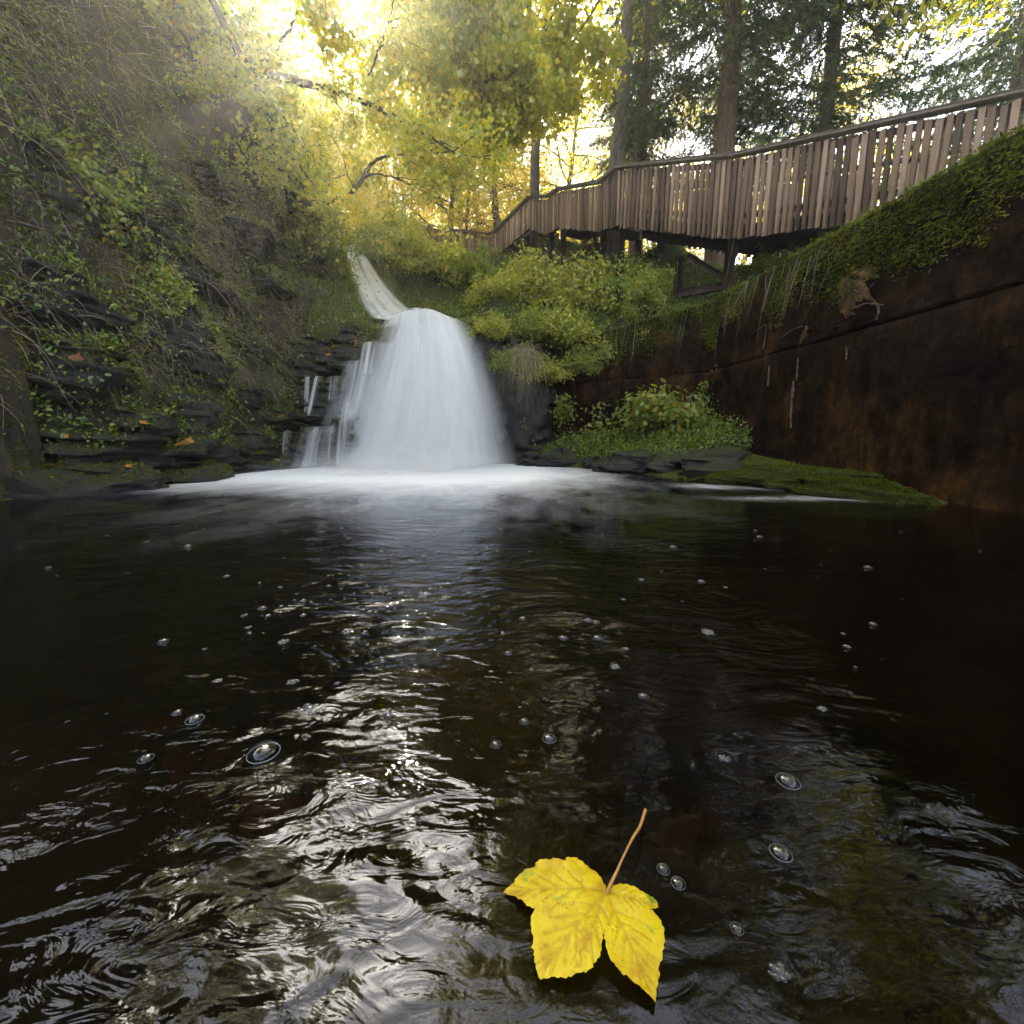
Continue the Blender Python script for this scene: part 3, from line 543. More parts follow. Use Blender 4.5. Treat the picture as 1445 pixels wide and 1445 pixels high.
wall = thing('retaining_wall', 'old brown stained concrete retaining wall with moss along its top edge', 'wall', (4.2, 6, 0))
g = Geo(); g.add(V.reshape(-1, 3), F); off(g.build('wall_body', M['concrete'], wall, smooth=True), wall)
V_WALL = V; WFACE = V[:nr - 3]                                                     # (row, column) points of the wall face
def wall_at(px, py, d=.012):
    """point of the wall face seen in that direction"""
    u = (px - 722.5) / FPX; v = (722 - py) / FPX
    r_ = np.array((u, math.cos(PITCH) + v * math.sin(PITCH), v * math.cos(PITCH) - math.sin(PITCH))); r_ /= np.linalg.norm(r_)
    q = WFACE.reshape(-1, 3) - np.array((0, 0, CAMH)); t = q @ r_; dist = np.linalg.norm(q - t[:, None] * r_, axis=1) + (t < 0) * 99
    k = int(np.argmin(dist)) % ncw; return WFACE.reshape(-1, 3)[int(np.argmin(dist))] + np.array((nxw[k], nyw[k], 0)) * d, np.array((nxw[k], nyw[k], 0))
def crust(pts, w, mat='lime', name='mineral_streak'):
    g = Geo(); P = []; Nn = []
    for px, py in pts: a, n_ = wall_at(px, py); P.append(a); Nn.append(n_)
    P = smooth_path(P, 26); n_ = np.mean(Nn, 0); n_ /= np.linalg.norm(n_); T = frames(P)[0]; A = unit(np.cross(T, n_)); t = np.linspace(0, 1, 26)
    ww = w * np.clip(.15 + np.abs(fbm(np.c_[t * 14, np.full(26, pts[0][0]), np.zeros(26)], 3)) * 3.4, .05, 1.6) * np.sin(np.pi * np.clip(t, .04, .97)) ** .5
    cols = np.linspace(-1, 1, 7); V = P[:, None] + A[:, None] * (cols[None, :, None] * ww[:, None, None] / 2 * (1 + .5 * (rng.random((26, 7, 1)) - .5))) + n_ * ((1 - cols[None, :, None] ** 2) * .02 - .006)
    ii, jj = np.meshgrid(np.arange(25), np.arange(6), indexing='ij'); F = np.stack([ii * 7 + jj, (ii + 1) * 7 + jj, (ii + 1) * 7 + jj + 1, ii * 7 + jj + 1], -1).reshape(-1, 4)
    g.add(V.reshape(-1, 3), F); return off(g.build(name, M[mat], wall, smooth=True), wall)
for pts, w_ in (([(1127,502),(1126,520),(1124,540)], .05), ([(1122,540),(1120,565),(1119,600)], .10), ([(1088,512),(1084,525),(1085,545)], .035), ([(1198,490),(1197,505)], .05), 
 ([(1103,474),(1120,463),(1140,456)], .04), ([(1083,458),(1080,478),(1077,490)], .02), ([(1062,470),(1075,463),(1083,458)], .02), ([(1195,393),(1212,380),(1232,366)], .05), ([(1185,450),(1200,438),(1225,425),(1245,428)], .04), ([(1195,393),(1210,405),(1222,410),(1235,400)], .035), ([(1225,425),(1240,435),(1242,450)], .06), ([(1172,465),(1185,455)], .03)):
    crust(pts, w_)
crust([(1226,372),(1212,395),(1203,425),(1194,452)], .62, 'scar', 'broken_patch'); crust([(1188,390),(1190,410),(1186,440)], .3, 'scar', 'broken_patch'); crust([(1140,458),(1138,470),(1130,488)], .16, 'scar', 'broken_patch')

# ------------------------------------------------------------------ boardwalk
bw = thing('boardwalk', 'weathered wooden boardwalk with paling rails stepping down along the gorge side', 'boardwalk', (3.9, 9.8, 4.5))
# along the pool-side edge: (px, top py, bottom py, distance)
bpts = [(1027,221,336,9.75),(870,237,318,12.0),(845,258,326,12.8),(789,267,320,14.6),(773,278,329,15.2),(747,279,322,16.4),(699,328,362,17.9),(689,331,363,18.2),(664,327,361,18.9),(630,324,354,20.2),(590,312,338,22.0)]
EDGE = [(at(px, b_, Y), at(px, t_, Y)) for px, t_, b_, Y in bpts]
a0 = at(1245,310,7.75); a1 = at(1245,172,7.75); d0 = a0 - EDGE[0][0]
EDGE = [(b_, np.array((b_[0], b_[1], t_[2]))) for b_, t_ in EDGE]; a1 = np.array((a0[0], a0[1], a1[2]))
EDGE = [(EDGE[0][0] + d0 * 2.6, EDGE[0][1] + (a1 - EDGE[0][1]) * 2.6)] + EDGE
WD = 1.5
def boards(g, b0, b1, t0, t1, side_, w_=.094, gap=.017, thick=.024, over=.10):
    L_ = np.linalg.norm((b1 - b0)[:2]); n = max(2, int(L_ / (w_ + gap))); d = unit((b1 - b0) * (1, 1, 0)); nn = np.array((-d[1], d[0], 0)) * side_
    for k in range(n):
        f = (k + .5) / n; lo = b0 + (b1 - b0) * f; hi = t0 + (t1 - t0) * f
        h = hi[2] - lo[2] - .05; lo = lo.copy(); lo[2] -= rng.uniform(0, .05)
        ang = rng.normal() * .012; Mx = np.array((d * math.cos(ang) + np.array((0, 0, math.sin(ang))), nn, -d * math.sin(ang) + np.array((0, 0, math.cos(ang))))).T
        box(g, (lo[0] + nn[0] * .03, lo[1] + nn[1] * .03, lo[2] + h / 2), (min(w_ * rng.uniform(.85, 1.1), L_ / n - .006), thick, h), Mx, rng.random(), .006)
def beam(g, a, b_, w_, h, tint=.5, bev=.008):
    a = np.asarray(a, float); b_ = np.asarray(b_, float); d = unit(b_ - a); s = unit(np.cross(d, (0, 0, 1))) if abs(d[2]) < .98 else np.array((1., 0, 0)); u_ = np.cross(s, d)
    box(g, (a + b_) / 2, (np.linalg.norm(b_ - a), w_, h), np.array((d, s, u_)).T, tint, bev)
for k in range(len(EDGE) - 1):
    (b0, t0), (b1, t1) = EDGE[k], EDGE[k + 1]
    d = unit((b1 - b0) * (1, 1, 0)); nn = np.array((d[1], -d[0], 0))          # away from the pool (towards the hillside)
    if nn[0] < 0 and k < 6: nn = -nn
    nn = np.array((-d[1], d[0], 0)); nn = nn if nn @ np.array((1, .25, 0)) > 0 else -nn
    g = Geo(); boards(g, b0, b1, t0, t1, -1 if (np.array((-d[1], d[0], 0)) @ nn) > 0 else 1); off(g.build('railing_panel', M['wood'], bw), bw)
    g = Geo(); up = np.array((0, 0, .02)); beam(g, t0 + up - nn * .03 - d * .02, t1 + up - nn * .03 + d * .02, .17, .065); off(g.build('handrail', M['woodrail'], bw), bw)
    g = Geo(); beam(g, t0 - (0, 0, .12) + nn * .03, t1 - (0, 0, .12) + nn * .03, .05, .1); off(g.build('rail_beam', M['wood'], bw), bw); g = Geo(); beam(g, b0 + (0, 0, .38) + nn * .03, b1 + (0, 0, .38) + nn * .03, .05, .1); off(g.build('rail_beam', M['wood'], bw), bw)
    off_ = nn * WD
    if k < 5:
        g = Geo(); boards(g, b0 + off_, b1 + off_, t0 + off_, t1 + off_, 1, gap=.05); off(g.build('railing_panel', M['wood'], bw), bw)
        g = Geo(); beam(g, t0 + up + off_, t1 + up + off_, .15, .045); off(g.build('handrail', M['woodrail'], bw), bw)
    z0 = np.array((0, 0, .22)); g = Geo(); n = max(2, int(np.linalg.norm(b1 - b0) / .15))
    for q in range(n):
        f = (q + .5) / n; c = b0 + (b1 - b0) * f + z0 + nn * WD / 2; beam(g, c - nn * (WD / 2 - .03), c + nn * (WD / 2 - .03), .135, .035, rng.random(), .004)
    off(g.build('deck', M['wooddark'], bw), bw)
    for s in (.12, WD - .12): g = Geo(); beam(g, b0 + (0, 0, .10) + nn * s, b1 + (0, 0, .10) + nn * s, .07, .19); off(g.build('joist', M['wooddark'], bw), bw)
    npost = max(1, int(np.linalg.norm(b1 - b0) / 1.9))
    for q in range(npost):
        f = q / npost; c = b0 + (b1 - b0) * f; hh = (t0 + (t1 - t0) * f)[2]
        g = Geo(); w_ = .15; box(g, (c[0] + nn[0] * .1, c[1] + nn[1] * .1, (c[2] + hh) / 2), (.10, .10, hh - c[2] - .06), None, .4, .01); off(g.build('post', M['wood'], bw), bw)
        for s in (.15, WD - .15):
            pz = c + nn * s; gz_ = gh(pz[0], pz[1]) - .2
            if pz[2] + .05 - gz_ > .25 and (k == 0 or q == 0):
                g = Geo(); beam(g, (pz[0], pz[1], gz_), (pz[0], pz[1], pz[2] + .0), .16, .16); off(g.build('support_post', M['wooddark'], bw), bw)
c = EDGE[1][0]; d = unit((EDGE[2][0] - c) * (1, 1, 0)); nn = np.array((d[1], -d[0], 0)); nn = nn if nn[0] > 0 else -nn
g = Geo(); beam(g, c + nn * .15 + (0, 0, -.75), c + d * .95 + nn * .15 + (0, 0, .0), .1, .12); off(g.build('brace', M['wooddark'], bw), bw)
g = Geo(); beam(g, c + nn * .15 + (0, 0, -.85), c + d * 1.3 + nn * .15 + (0, 0, -.75), .12, .16); off(g.build('brace', M['wooddark'], bw), bw)
g = Geo(); beam(g, c + d * 1.15 + nn * .15 + (0, 0, -1.6), c + d * 1.15 + nn * .15, .15, .15); off(g.build('support_post', M['wooddark'], bw), bw)
g = Geo(); beam(g, c - nn * .02 + (0, 0, -1.3), c + nn * .05 - d * .15 + (0, 0, .05), .13, .13); off(g.build('support_post', M['wooddark'], bw), bw)

# ------------------------------------------------------------------ trees
def branch(wood, tips, p, d, L, r, lev, maxlev, kids, wig=.25, grav=0.0, n=6, sides=5, kidlen=.55, start=.3, spread=(.7, 1.25), minr=.004):
    P = [np.array(p, float)]; d = unit(np.array(d, float))
    for k in range(n):
        d = unit(d + rng.normal(size=3) * wig * .4 + np.array((0, 0, -grav))); P.append(P[-1] + d * L / n)
    P = np.array(P); t = np.linspace(0, 1, n + 1); rad = np.maximum(r * (1 - .8 * t), minr); tube(wood, P, rad, sides)
    if lev >= maxlev: tips.extend([P[-1], P[-1 - n // 3], P[n // 2]]); return P
    for q in range(kids[lev]):
        f = start + (1 - start) * (q + rng.random()) / kids[lev]; i = min(int(f * n), n - 1); pp = P[i] + (P[i + 1] - P[i]) * (f * n - i); T = unit(P[i + 1] - P[i])
        ax = unit(np.cross(T, rdir(1)[0])); a = rng.uniform(*spread); dd = T * math.cos(a) + ax * math.sin(a)
        if lev > 0: dd[2] = dd[2] * .6 - .05
        branch(wood, tips, pp, dd, L * kidlen * rng.uniform(.7, 1.2) * (1.1 - .45 * f), max(r * .42 * (1.1 - .6 * f), minr), lev + 1, maxlev, kids, wig, grav + .02, max(3, n - 2), max(3, sides - 1), kidlen, .2, spread, minr)
    tips.append(P[-1]); return P
def leafcloud(g, tips, per, rad, size, tmpl, lo, hi, flat=.6, width=1.0):
    T = np.repeat(np.array(tips), per, 0); n = len(T); o = rng.normal(size=(n, 3)) * rad * np.array((1, 1, flat)); P = T + o
    D = unit(rdir(n) * np.array((1, 1, .5)) + np.array((0, 0, -.55))); Nn = unit(rdir(n) + np.array((0, 0, .8)))
    clump = np.repeat(rng.random(len(tips)), per); tint = np.clip(lo + (hi - lo) * (clump * .6 + rng.random(n) * .5), 0, 1)
    leaves(g, P, D, Nn, size * rng.uniform(.65, 1.2, n), tmpl, tint, width)
def deciduous(name, label, h, r, limbs, per, leaf, lo, hi, bark='greybark', crownstart=.25, limblen=.42, seed=0, sub=5, slim=1.0, lean=(0, 0), crad=.52, mat='autumn', group=None, tw=2):
    t = thing(name, label, 'tree', group=group); w_ = Geo(); tips = []
    n = 12; P = [np.zeros(3)]; d = unit(np.array((lean[0], lean[1], 1.)))
    for k in range(n): d = unit(d + rng.normal(size=3) * .05 + np.array((0, 0, .05))); P.append(P[-1] + d * h / n)
    P = np.array(P); P[0, 2] -= .5; tt = np.linspace(0, 1, n + 1); rad = r * (1 - .85 * tt); rad[0] *= 1.5; tube(w_, P, rad, 10, rough=.12)
    for q in range(limbs):
        f = crownstart + (1 - crownstart) * (q + rng.random()) / limbs; f = min(f, .99); i = int(f * n); pp = P[i] + (P[i + 1] - P[i]) * (f * n - i)
        a = rng.uniform(0, 6.283); el = rng.uniform(-.1, .6); dd = np.array((math.cos(a) * slim, math.sin(a) * slim, el + .15 * f))
        branch(w_, tips, pp, dd, h * limblen * (1.15 - .75 * f) * rng.uniform(.7, 1.15), r * .38 * (1.1 - .8 * f), 1, 3, [0, sub, tw, 0], .3, .03, 6, 5, .5, .25)
    w_.build('trunk', M[bark], t, smooth=True)
    g = Geo(); leafcloud(g, tips, per, crad, leaf, KITE, lo, hi); g.build('crown', M[mat], t)
    return t
def spruce(name, label, h, r, seed=0, first=1.5, blen=4.3):
    t = thing(name, label, 'tree'); w_ = Geo(); n = 14
    z = np.linspace(0, 1, n); P = np.c_[np.cumsum(rng.normal(size=n) * .015), np.cumsum(rng.normal(size=n) * .015), z * h]; P[0, 2] -= .8
    rad = r * (1 - .9 * z); rad[0] *= 1.25; tube(w_, P, rad, 14, rough=.1); g = Geo(); zz = first
    while zz < h - .4:
        f = zz / h; nb = rng.integers(3, 6); ph = rng.uniform(0, 6.28)
        for q in range(nb):
            a = ph + q * 6.283 / nb + rng.normal() * .25; L = (blen * (1 - f) ** .8 + .3) * rng.uniform(.65, 1.1)
            c0 = np.array((np.interp(zz, z * h, P[:, 0]), np.interp(zz, z * h, P[:, 1]), zz + rng.normal() * .06)); rd = np.array((math.cos(a), math.sin(a), 0))
            ts = np.linspace(0, 1, 9); droop = rng.uniform(.22, .42)
            B = c0 + rd * (L * ts)[:, None] + np.array((0, 0, 1.)) * (L * (.10 * ts - droop * ts ** 1.5 + .16 * ts ** 4))[:, None]; B[1:] += rng.normal(size=(8, 3)) * .025 * L
            tube(w_, B, np.maximum(.022 * (L / 3) * (1 - ts), .004), 4)
            if f < first / h + .03 and rng.random() < .5: continue
            nt_ = int(40 * L / 3) + 6; fs = rng.uniform(.14, 1, nt_); sd = rng.choice((-1, 1), nt_); side_ = np.array((-rd[1], rd[0], 0))
            for ff, s in zip(fs, sd):
                i = min(int(ff * 8), 7); p0 = B[i] + (B[i + 1] - B[i]) * (ff * 8 - i); l = L * .30 * (1.08 - ff * .7) * rng.uniform(.6, 1.25)
                dd = unit(rd * rng.uniform(.3, .9) + side_ * s * rng.uniform(.5, 1.0) + np.array((0, 0, -rng.uniform(.2, .8))))
                m = int(l / .022) + 5; u = rng.random(m); Pn = p0 + dd * (l * u)[:, None]; Pn[:, 2] -= .25 * l * u ** 2
                Dn = unit(dd + rdir(m) * .85); leaves(g, Pn, Dn, rdir(m), rng.uniform(.05, .11, m), NEEDLE, np.clip(.3 + .45 * u + rng.normal(size=m) * .18, 0, 1), .3)
        zz += rng.uniform(.24, .42)
    w_.build('trunk', M['bark'], t, smooth=True); g.build('crown', M['needle'], t); return t
sp1 = spruce('spruce_tree', 'thick spruce trunk with drooping dark boughs standing behind the boardwalk rail', 17, .30, first=4.4); place(sp1, (5.65, 13.2, 5.0), .4)
dup(sp1, (4.2, 16.0, 6.2), 2.2, (.62, .62, .85), 'slimmer spruce between the yellow trees and the thick spruce')
dup(sp1, (8.5, 13.6, 3.9), 4.0, (.9, .9, .95), 'dark spruce whose boughs hang above the near end of the boardwalk')
dup(sp1, (13.6, 13.6, 3.8), 2.9, (.95, .95, .95), 'dark spruce beyond the end of the handrail at the edge of the picture')
dup(sp1, (4.9, 19.5, 6.6), 1.1, (.6, .6, .8), 'thin dark conifer far behind the thick spruce trunk')
dup(sp1, (8.2, 19, 6.5), 5.1, (.7, .7, .8), 'dark conifer deep in the wood behind the boardwalk')
mapA = deciduous('maple_tree', 'broad yellow-green maple filling the middle above the stepped boardwalk', 10.5, .2, 25, 21, .115, .2, .8, crownstart=.24, limblen=.44, seed=1); place(mapA, (-.5, 22, 7.8), 0)
mapB = deciduous('maple_tree', 'golden yellow maple behind the falls right of the bright sun', 9.5, .17, 23, 20, .115, .4, .95, crownstart=.12, limblen=.46, seed=2); place(mapB, (-3.0, 21.5, 7.6), 1, .92)
birch = deciduous('birch_tree', 'thin pale birch with sparse yellow leaves upstream of the chute', 11, .10, 20, 18, .10, .35, .9, crownstart=.25, limblen=.28, seed=3, sub=4, crad=.3); place(birch, (-5.2, 23, 8.1), 0, .78)
dup(mapA, (2.3, 23.5, 7.6), 2.5, .95, 'yellow-green tree behind the leaning conifer, seen over the boardwalk')
dup(mapB, (7.5, 24, 7), 4.1, .9, 'yellow tree glowing behind the trunk of the thick spruce')
dup(mapB, (12.5, 20, 6.5), .6, .85, 'bright yellow tree seen above the handrail at the near end of the boardwalk')
dup(mapA, (-11.5, 19.5, 9.2), 3.3, .8, 'yellow-green tree under the sun on the left hillside')
dup(mapB, (-1.5, 27, 8.2), 5.3, 1.1, 'pale yellow tree in the haze behind the middle maple')
dup(mapB, (-5.6, 21.5, 7.4), 2.6, .68, 'low golden tree right under the bright sun at the head of the chute')
dup(mapA, (-12.2, 24.5, 8.8), 5.1, .95, 'broad green-gold tree left of the sun behind the top of the left bank')
dup(mapB, (-2.4, 25.0, 7.8), 3.6, 1.12, 'tall golden tree right of the sun behind the leaning limb')
dup(mapA, (-7.6, 26.5, 8.6), .4, .98, 'rounded yellow-green tree deep behind the chute, below the sun')
dup(mapB, (-6.6, 16.4, 7.0), 0.9, .5, 'young golden maple standing just beyond the head of the chute under the sun')
dup(mapA, (-8.6, 22.5, 7.8), 1.1, .56, 'green-yellow tree just left of the chute head, under the sun glow')
dup(mapB, (-7.4, 18.2, 7.3), 4.4, .45, 'small golden tree on the left bank shoulder behind the leaning tree')
dup(mapA, (-10.8, 13.5, 9.2), 1.7, .7, 'green leafy tree leaning out from the top of the left bank')
dup(mapB, (4.5, 30, 7.8), 2.0, 1.1, 'hazy yellow tree far behind the gap over the boardwalk')
for k, (x, y, s) in enumerate(((-9.6, 24.5, .8), (-8.8, 27, .85), (-10.9, 28.5, .9), (-9.2, 31, .95), (-7.5, 23.6, .72), (-6.3, 25, .78), (-3.0, 24, 1.05), (-2.0, 22.5, .85), (-7.4, 27, .85), (.9, 25, .9), (-4.3, 29, 1.2), (-.6, 31, 1.1), (-10.5, 25.6, .85), (2.6, 28, 1.0), (6.2, 28, 1.0), (11, 27, 1.1), (-6, 33, 1.2))):
    dup(birch, (x, y, gh(x, y)), k * 1.3, s, 'slender pale trunk in the thin birch wood behind the falls', 'slender birches behind the falls')
# tall trees, the unseen ones added so their crowns shade the pool (their crowns are mirrored in the water)
beech = deciduous('beech_tree', 'tall slim tree rising above the stepped boardwalk with its crown beyond the top', 14, .19, 24, 22, .19, .2, .7, crownstart=.5, limblen=.42, seed=5, crad=.4); place(beech, (.75, 17.2, 6.8), 0)
for k, (x, y, s) in enumerate(((-14, 36, 1.3), (-9, 38, 1.2), (-4, 40, 1.3), (1, 37, 1.2), (5, 42, 1.3), (10, 36, 1.2), (15, 40, 1.3), (20, 34, 1.2), (-19, 33, 1.3), (-12, 30, 1.1), (14, 30, 1.1), (-6.5, 46, 1.4), (3, 50, 1.4), (9, 48, 1.4), (-14, 47, 1.4), (19, 26, 1.0))):
    dup((mapA, mapB)[k % 2], (x, y, gh(x, y) - 1.2), k * 2.1, s, 'hazy yellow-green tree closing the far wood behind everything', 'hazy trees of the far wood')
dup(beech, (2.95, 14.2, 5.9), 2.0, (1.25, 1.25, 1), 'grey leaning trunk above the boardwalk corner, between the yellow trees and the spruces', tilt=(0, R(-3)))
for x, y, s, a, lb in ((-8.8, 4.6, 1.0, 2.6, 'tall tree added for shade on the left bank a little upstream of the viewer'), (8.6, 6.4, .95, 3.3, 'tall tree added for shade on the right bank behind the near part of the wall'), (10.2, 9.6, .95, 5.2, 'tall tree added for shade beyond the near end of the boardwalk with its crown above the picture'), (-10.5, 13, 1.0, .3, 'tall tree added for shade on the left hillside above the leaning tree'), (6.6, 1.2, .95, 2.2, 'tall tree added for shade on the right bank beside the near pool'), (-8, 1.5, .95, 4, 'tall tree added for shade on the left bank beside the near pool'), (-8.6, 7.5, .9, 1.1, 'tall tree added for shade on top of the left bank halfway to the falls')):
    dup(beech, (x, y, gh(x, y)), a, s, lb)  # added canopy that blocks sky light and darkens the pool's reflections

# leaning mossy tree on the left bank with long bare limbs
t = thing('leaning_tree', 'crooked mossy tree leaning from the left bank with bare limbs reaching over the falls', 'tree'); w_ = Geo(); tips = []
def limb(pts, r0, r1, m=30, n=7):
    P = smooth_path([at(*p_) for p_ in pts], m); P[1:-1] += rng.normal(size=(m - 2, 3)) * min(r0, .03) * .4; tube(w_, P, np.linspace(r0, r1, m), n, rough=.2); return P
a = limb([(412,300,10.6),(405,262,10.5),(392,215,10.4),(380,165,10.3),(366,128,10.2),(345,90,10.0),(310,20,9.6),(270,-60,9.2)], .085, .06)
b_ = limb([(352,100,10.05),(385,105,10),(425,117,9.9),(470,127,9.7),(510,142,9.6),(545,158,9.5),(585,180,9.4),(612,196,9.3),(650,220,9.3)], .085, .015)
c_ = limb([(408,268,10.5),(425,283,10.3),(450,287,10.1),(480,282,9.9),(503,265,9.8),(518,240,9.8),(535,222,9.8),(570,218,9.8),(610,215,9.8),(650,218,9.8),(700,226,9.8)], .06, .007, 44)
e_ = limb([(503,262,9.85),(520,247,9.8),(545,247,9.8),(575,257,9.8),(610,263,9.8),(650,262,9.8)], .025, .006)
f_ = limb([(352,100,10.05),(375,85,9.9),(395,60,9.8),(412,35,9.7),(425,5,9.6)], .045, .015)
h_ = limb([(520,107,9.6),(535,70,9.5),(548,30,9.4),(560,-20,9.3)], .02, .01)
i_ = limb([(395,230,10.4),(415,225,10.2),(430,245,10.1),(445,262,10.0)], .02, .008)
for P, k0, cnt in ((b_, 8, 22), (c_, 12, 16), (e_, 8, 6), (f_, 4, 6), (a, 10, 14), (h_, 4, 6)):
    for q in range(cnt):
        i = rng.integers(k0, len(P) - 1); T = unit(P[i] - P[i - 1]); dd = unit(T * .5 + rdir(1)[0] * .9)
        branch(w_, tips, P[i], dd, rng.uniform(.5, 1.3), .012, 1, 2, [0, 3, 0], .4, .02, 5, 4, .5, .3, minr=.003)
w_.build('trunk', M['mossbark'], t, smooth=True); g = Geo(); leafcloud(g, tips, 13, .14, .08, MAPLE, .1, .8); g.build('crown', M['autumn'], t)
# overhanging boughs from the trees above, nearer than the wood
t = thing('overhanging_bough', 'leafy green-yellow bough hanging from the top across the sunlit middle', 'bough'); w_ = Geo(); tips = []
for pts in ([(800,-30,12),(760,60,12),(700,120,11.8),(640,150,11.6),(600,160,11.5)], [(860,-20,12.5),(820,40,12.4),(790,100,12.2),(740,140,12),(690,160,11.8)], [(700,-60,11.5),(670,30,11.4),(640,80,11.2),(600,110,11)], [(610,-70,11),(640,10,11),(680,55,11),(740,80,11)], [(625,-60,12.2),(595,-10,12.2),(568,40,12.1),(552,90,12.1)]):
    P = limb(pts, .03, .008)
    for q in range(26):
        i = rng.integers(3, len(P) - 1); branch(w_, tips, P[i], unit(rdir(1)[0] + (0, 0, -.2)), rng.uniform(.6, 1.3), .01, 1, 2, [0, 4, 0], .4, .03, 5, 4, .5, .3, minr=.003)
P = limb([(430,-60,10.2),(455,-10,10),(480,25,9.8),(500,52,9.7),(520,75,9.7)], .022, .006)
for q in range(3):
    i = rng.integers(8, len(P) - 1); branch(w_, tips, P[i], unit(rdir(1)[0] + (0, 0, -.2)), rng.uniform(.3, .8), .008, 1, 2, [0, 4, 0], .4, .03, 5, 4, .5, .3, minr=.003)
w_.build('limb', M['greybark'], t, smooth=True); g = Geo(); leafcloud(g, tips, 16, .17, .12, MAPLE, .12, .75); g.build('leaf_spray', M['autumn'], t)

t = thing('hanging_branch', 'twiggy leafy branch reaching out of the left bank between the leaning tree and the sun', 'branch'); w_ = Geo(); tips = []
for pts in ([(300,150,10.6),(350,165,10.5),(400,190,10.4),(440,215,10.3),(470,240,10.3)], [(290,90,10.2),(335,105,10.1),(375,140,10),(410,175,9.9),(440,215,9.9)], [(330,210,10.6),(370,230,10.5),(420,255,10.4),(455,285,10.4)]):
    P = limb(pts, .025, .006)
    for q in range(16):
        i = rng.integers(4, len(P) - 1); branch(w_, tips, P[i], unit(rdir(1)[0] + (0, 0, -.2)), rng.uniform(.4, 1.1), .009, 1, 2, [0, 4, 0], .4, .03, 5, 4, .5, .3, minr=.003)
w_.build('limb', M['greybark'], t, smooth=True); g = Geo(); leafcloud(g, tips, 6, .16, .085, MAPLE, .02, .7); g.build('leaf_spray', M['autumn'], t)

# ------------------------------------------------------------------ shrubs, ferns and ground plants
def shrub(name, label, cat, n_stems, h, spread, per, leaf, mat, lo, hi, tmpl=OVAL, droop=.04, crad=.12):
    t = thing(name, label, cat); w_ = Geo(); tips = []
    for q in range(n_stems):
        a = rng.uniform(0, 6.283); dd = np.array((math.cos(a) * spread, math.sin(a) * spread, rng.uniform(.5, 1.2)))
        branch(w_, tips, rng.normal(size=3) * np.array((.1, .1, 0)), dd, h * rng.uniform(.6, 1.1), .011, 1, 2, [0, 6, 0], .35, droop, 7, 4, .5, .2, minr=.003)
    w_.build('stem', M['twig'], t); g = Geo(); leafcloud(g, tips, per, crad, leaf, tmpl, lo, hi, .7); g.build('foliage', M[mat], t); return t
def fern(name, label):
    t = thing(name, label, 'fern')
    for q in range(12):
        a = q * 6.283 / 12 + rng.normal() * .2; L = rng.uniform(.4, .7); ts = np.linspace(0, 1, 26); up = rng.uniform(.5, .95); rd = np.array((math.cos(a), math.sin(a), 0)); sdv = np.array((-rd[1], rd[0], 0)); g = Geo()
        P = rd * (L * ts * .9)[:, None] + np.array((0, 0, 1.)) * (L * (up * ts - .9 * ts ** 2))[:, None]; tube(g, P[::3], .003, 3, .2)
        for s in (-1, 1):
            D = unit(sdv * s + rd * .4 + np.array((0, 0, -.25))); leaves(g, P[2:], np.tile(D, (24, 1)) + rdir(24) * .12, np.tile((0, 0, 1.), (24, 1)) + rdir(24) * .2, .13 * np.sin(np.pi * (ts[2:] * .85 + .12)) + .008, OVAL, .35 + .35 * rng.random(), .42)
        g.build('frond', M['greenleaf'], t)
    return t
def spot(px, py, Y, up=0): p_ = at(px, py, Y); return (p_[0], p_[1], p_[2] + up)
def rooted(px, py, Y):
    """where a plant seen there roots, its growth in size with the distance, and its lean out of a steep face"""
    p_ = hit(px, py)
    if 640 < px < 835 and 440 < py < 560: p_ = at(px, py, Y)                  # on the rock and the wall end, not on soil
    k_ = 0
    while p_ is None: k_ += 8; p_ = hit(px, py + k_)                          # the brow of the bank just below
    e = .25; gx_ = (gh(p_[0] + e, p_[1]) - gh(p_[0] - e, p_[1])) / (2 * e); gy_ = (gh(p_[0], p_[1] + e) - gh(p_[0], p_[1] - e)) / (2 * e)
    st = math.hypot(gx_, gy_); k = min(st, 3) / 3 * R(50) / (st + 1e-6)
    return tuple(p_), min(p_[1] / Y, 1.3), (gy_ * k, -gx_ * k)
shA = shrub('shrub', 'big yellow-green shrub spilling down the bank right beside the falls', 'shrub', 18, 1.05, 1.0, 11, .105, 'yellowgreen', .15, .9); loc, gs, tl = rooted(770, 420, 11.4); place(shA, loc, 0, gs, tl)
shB = shrub('shrub', 'fresh green bush growing under the far end of the tall boardwalk section', 'shrub', 17, .95, 1.0, 11, .10, 'greenleaf', .35, .98); loc, gs, tl = rooted(875, 415, 10.9); place(shB, loc, 0, .9 * gs, tl)
shC = shrub('bramble', 'low leafy bramble with green and yellow leaves at the wall foot by the water', 'shrub', 17, .75, 1.4, 10, .105, 'greenleaf', .4, 1.0, crad=.1); loc, gs, tl = rooted(945, 600, 8.3); place(shC, loc, 0, 1.15 * gs)
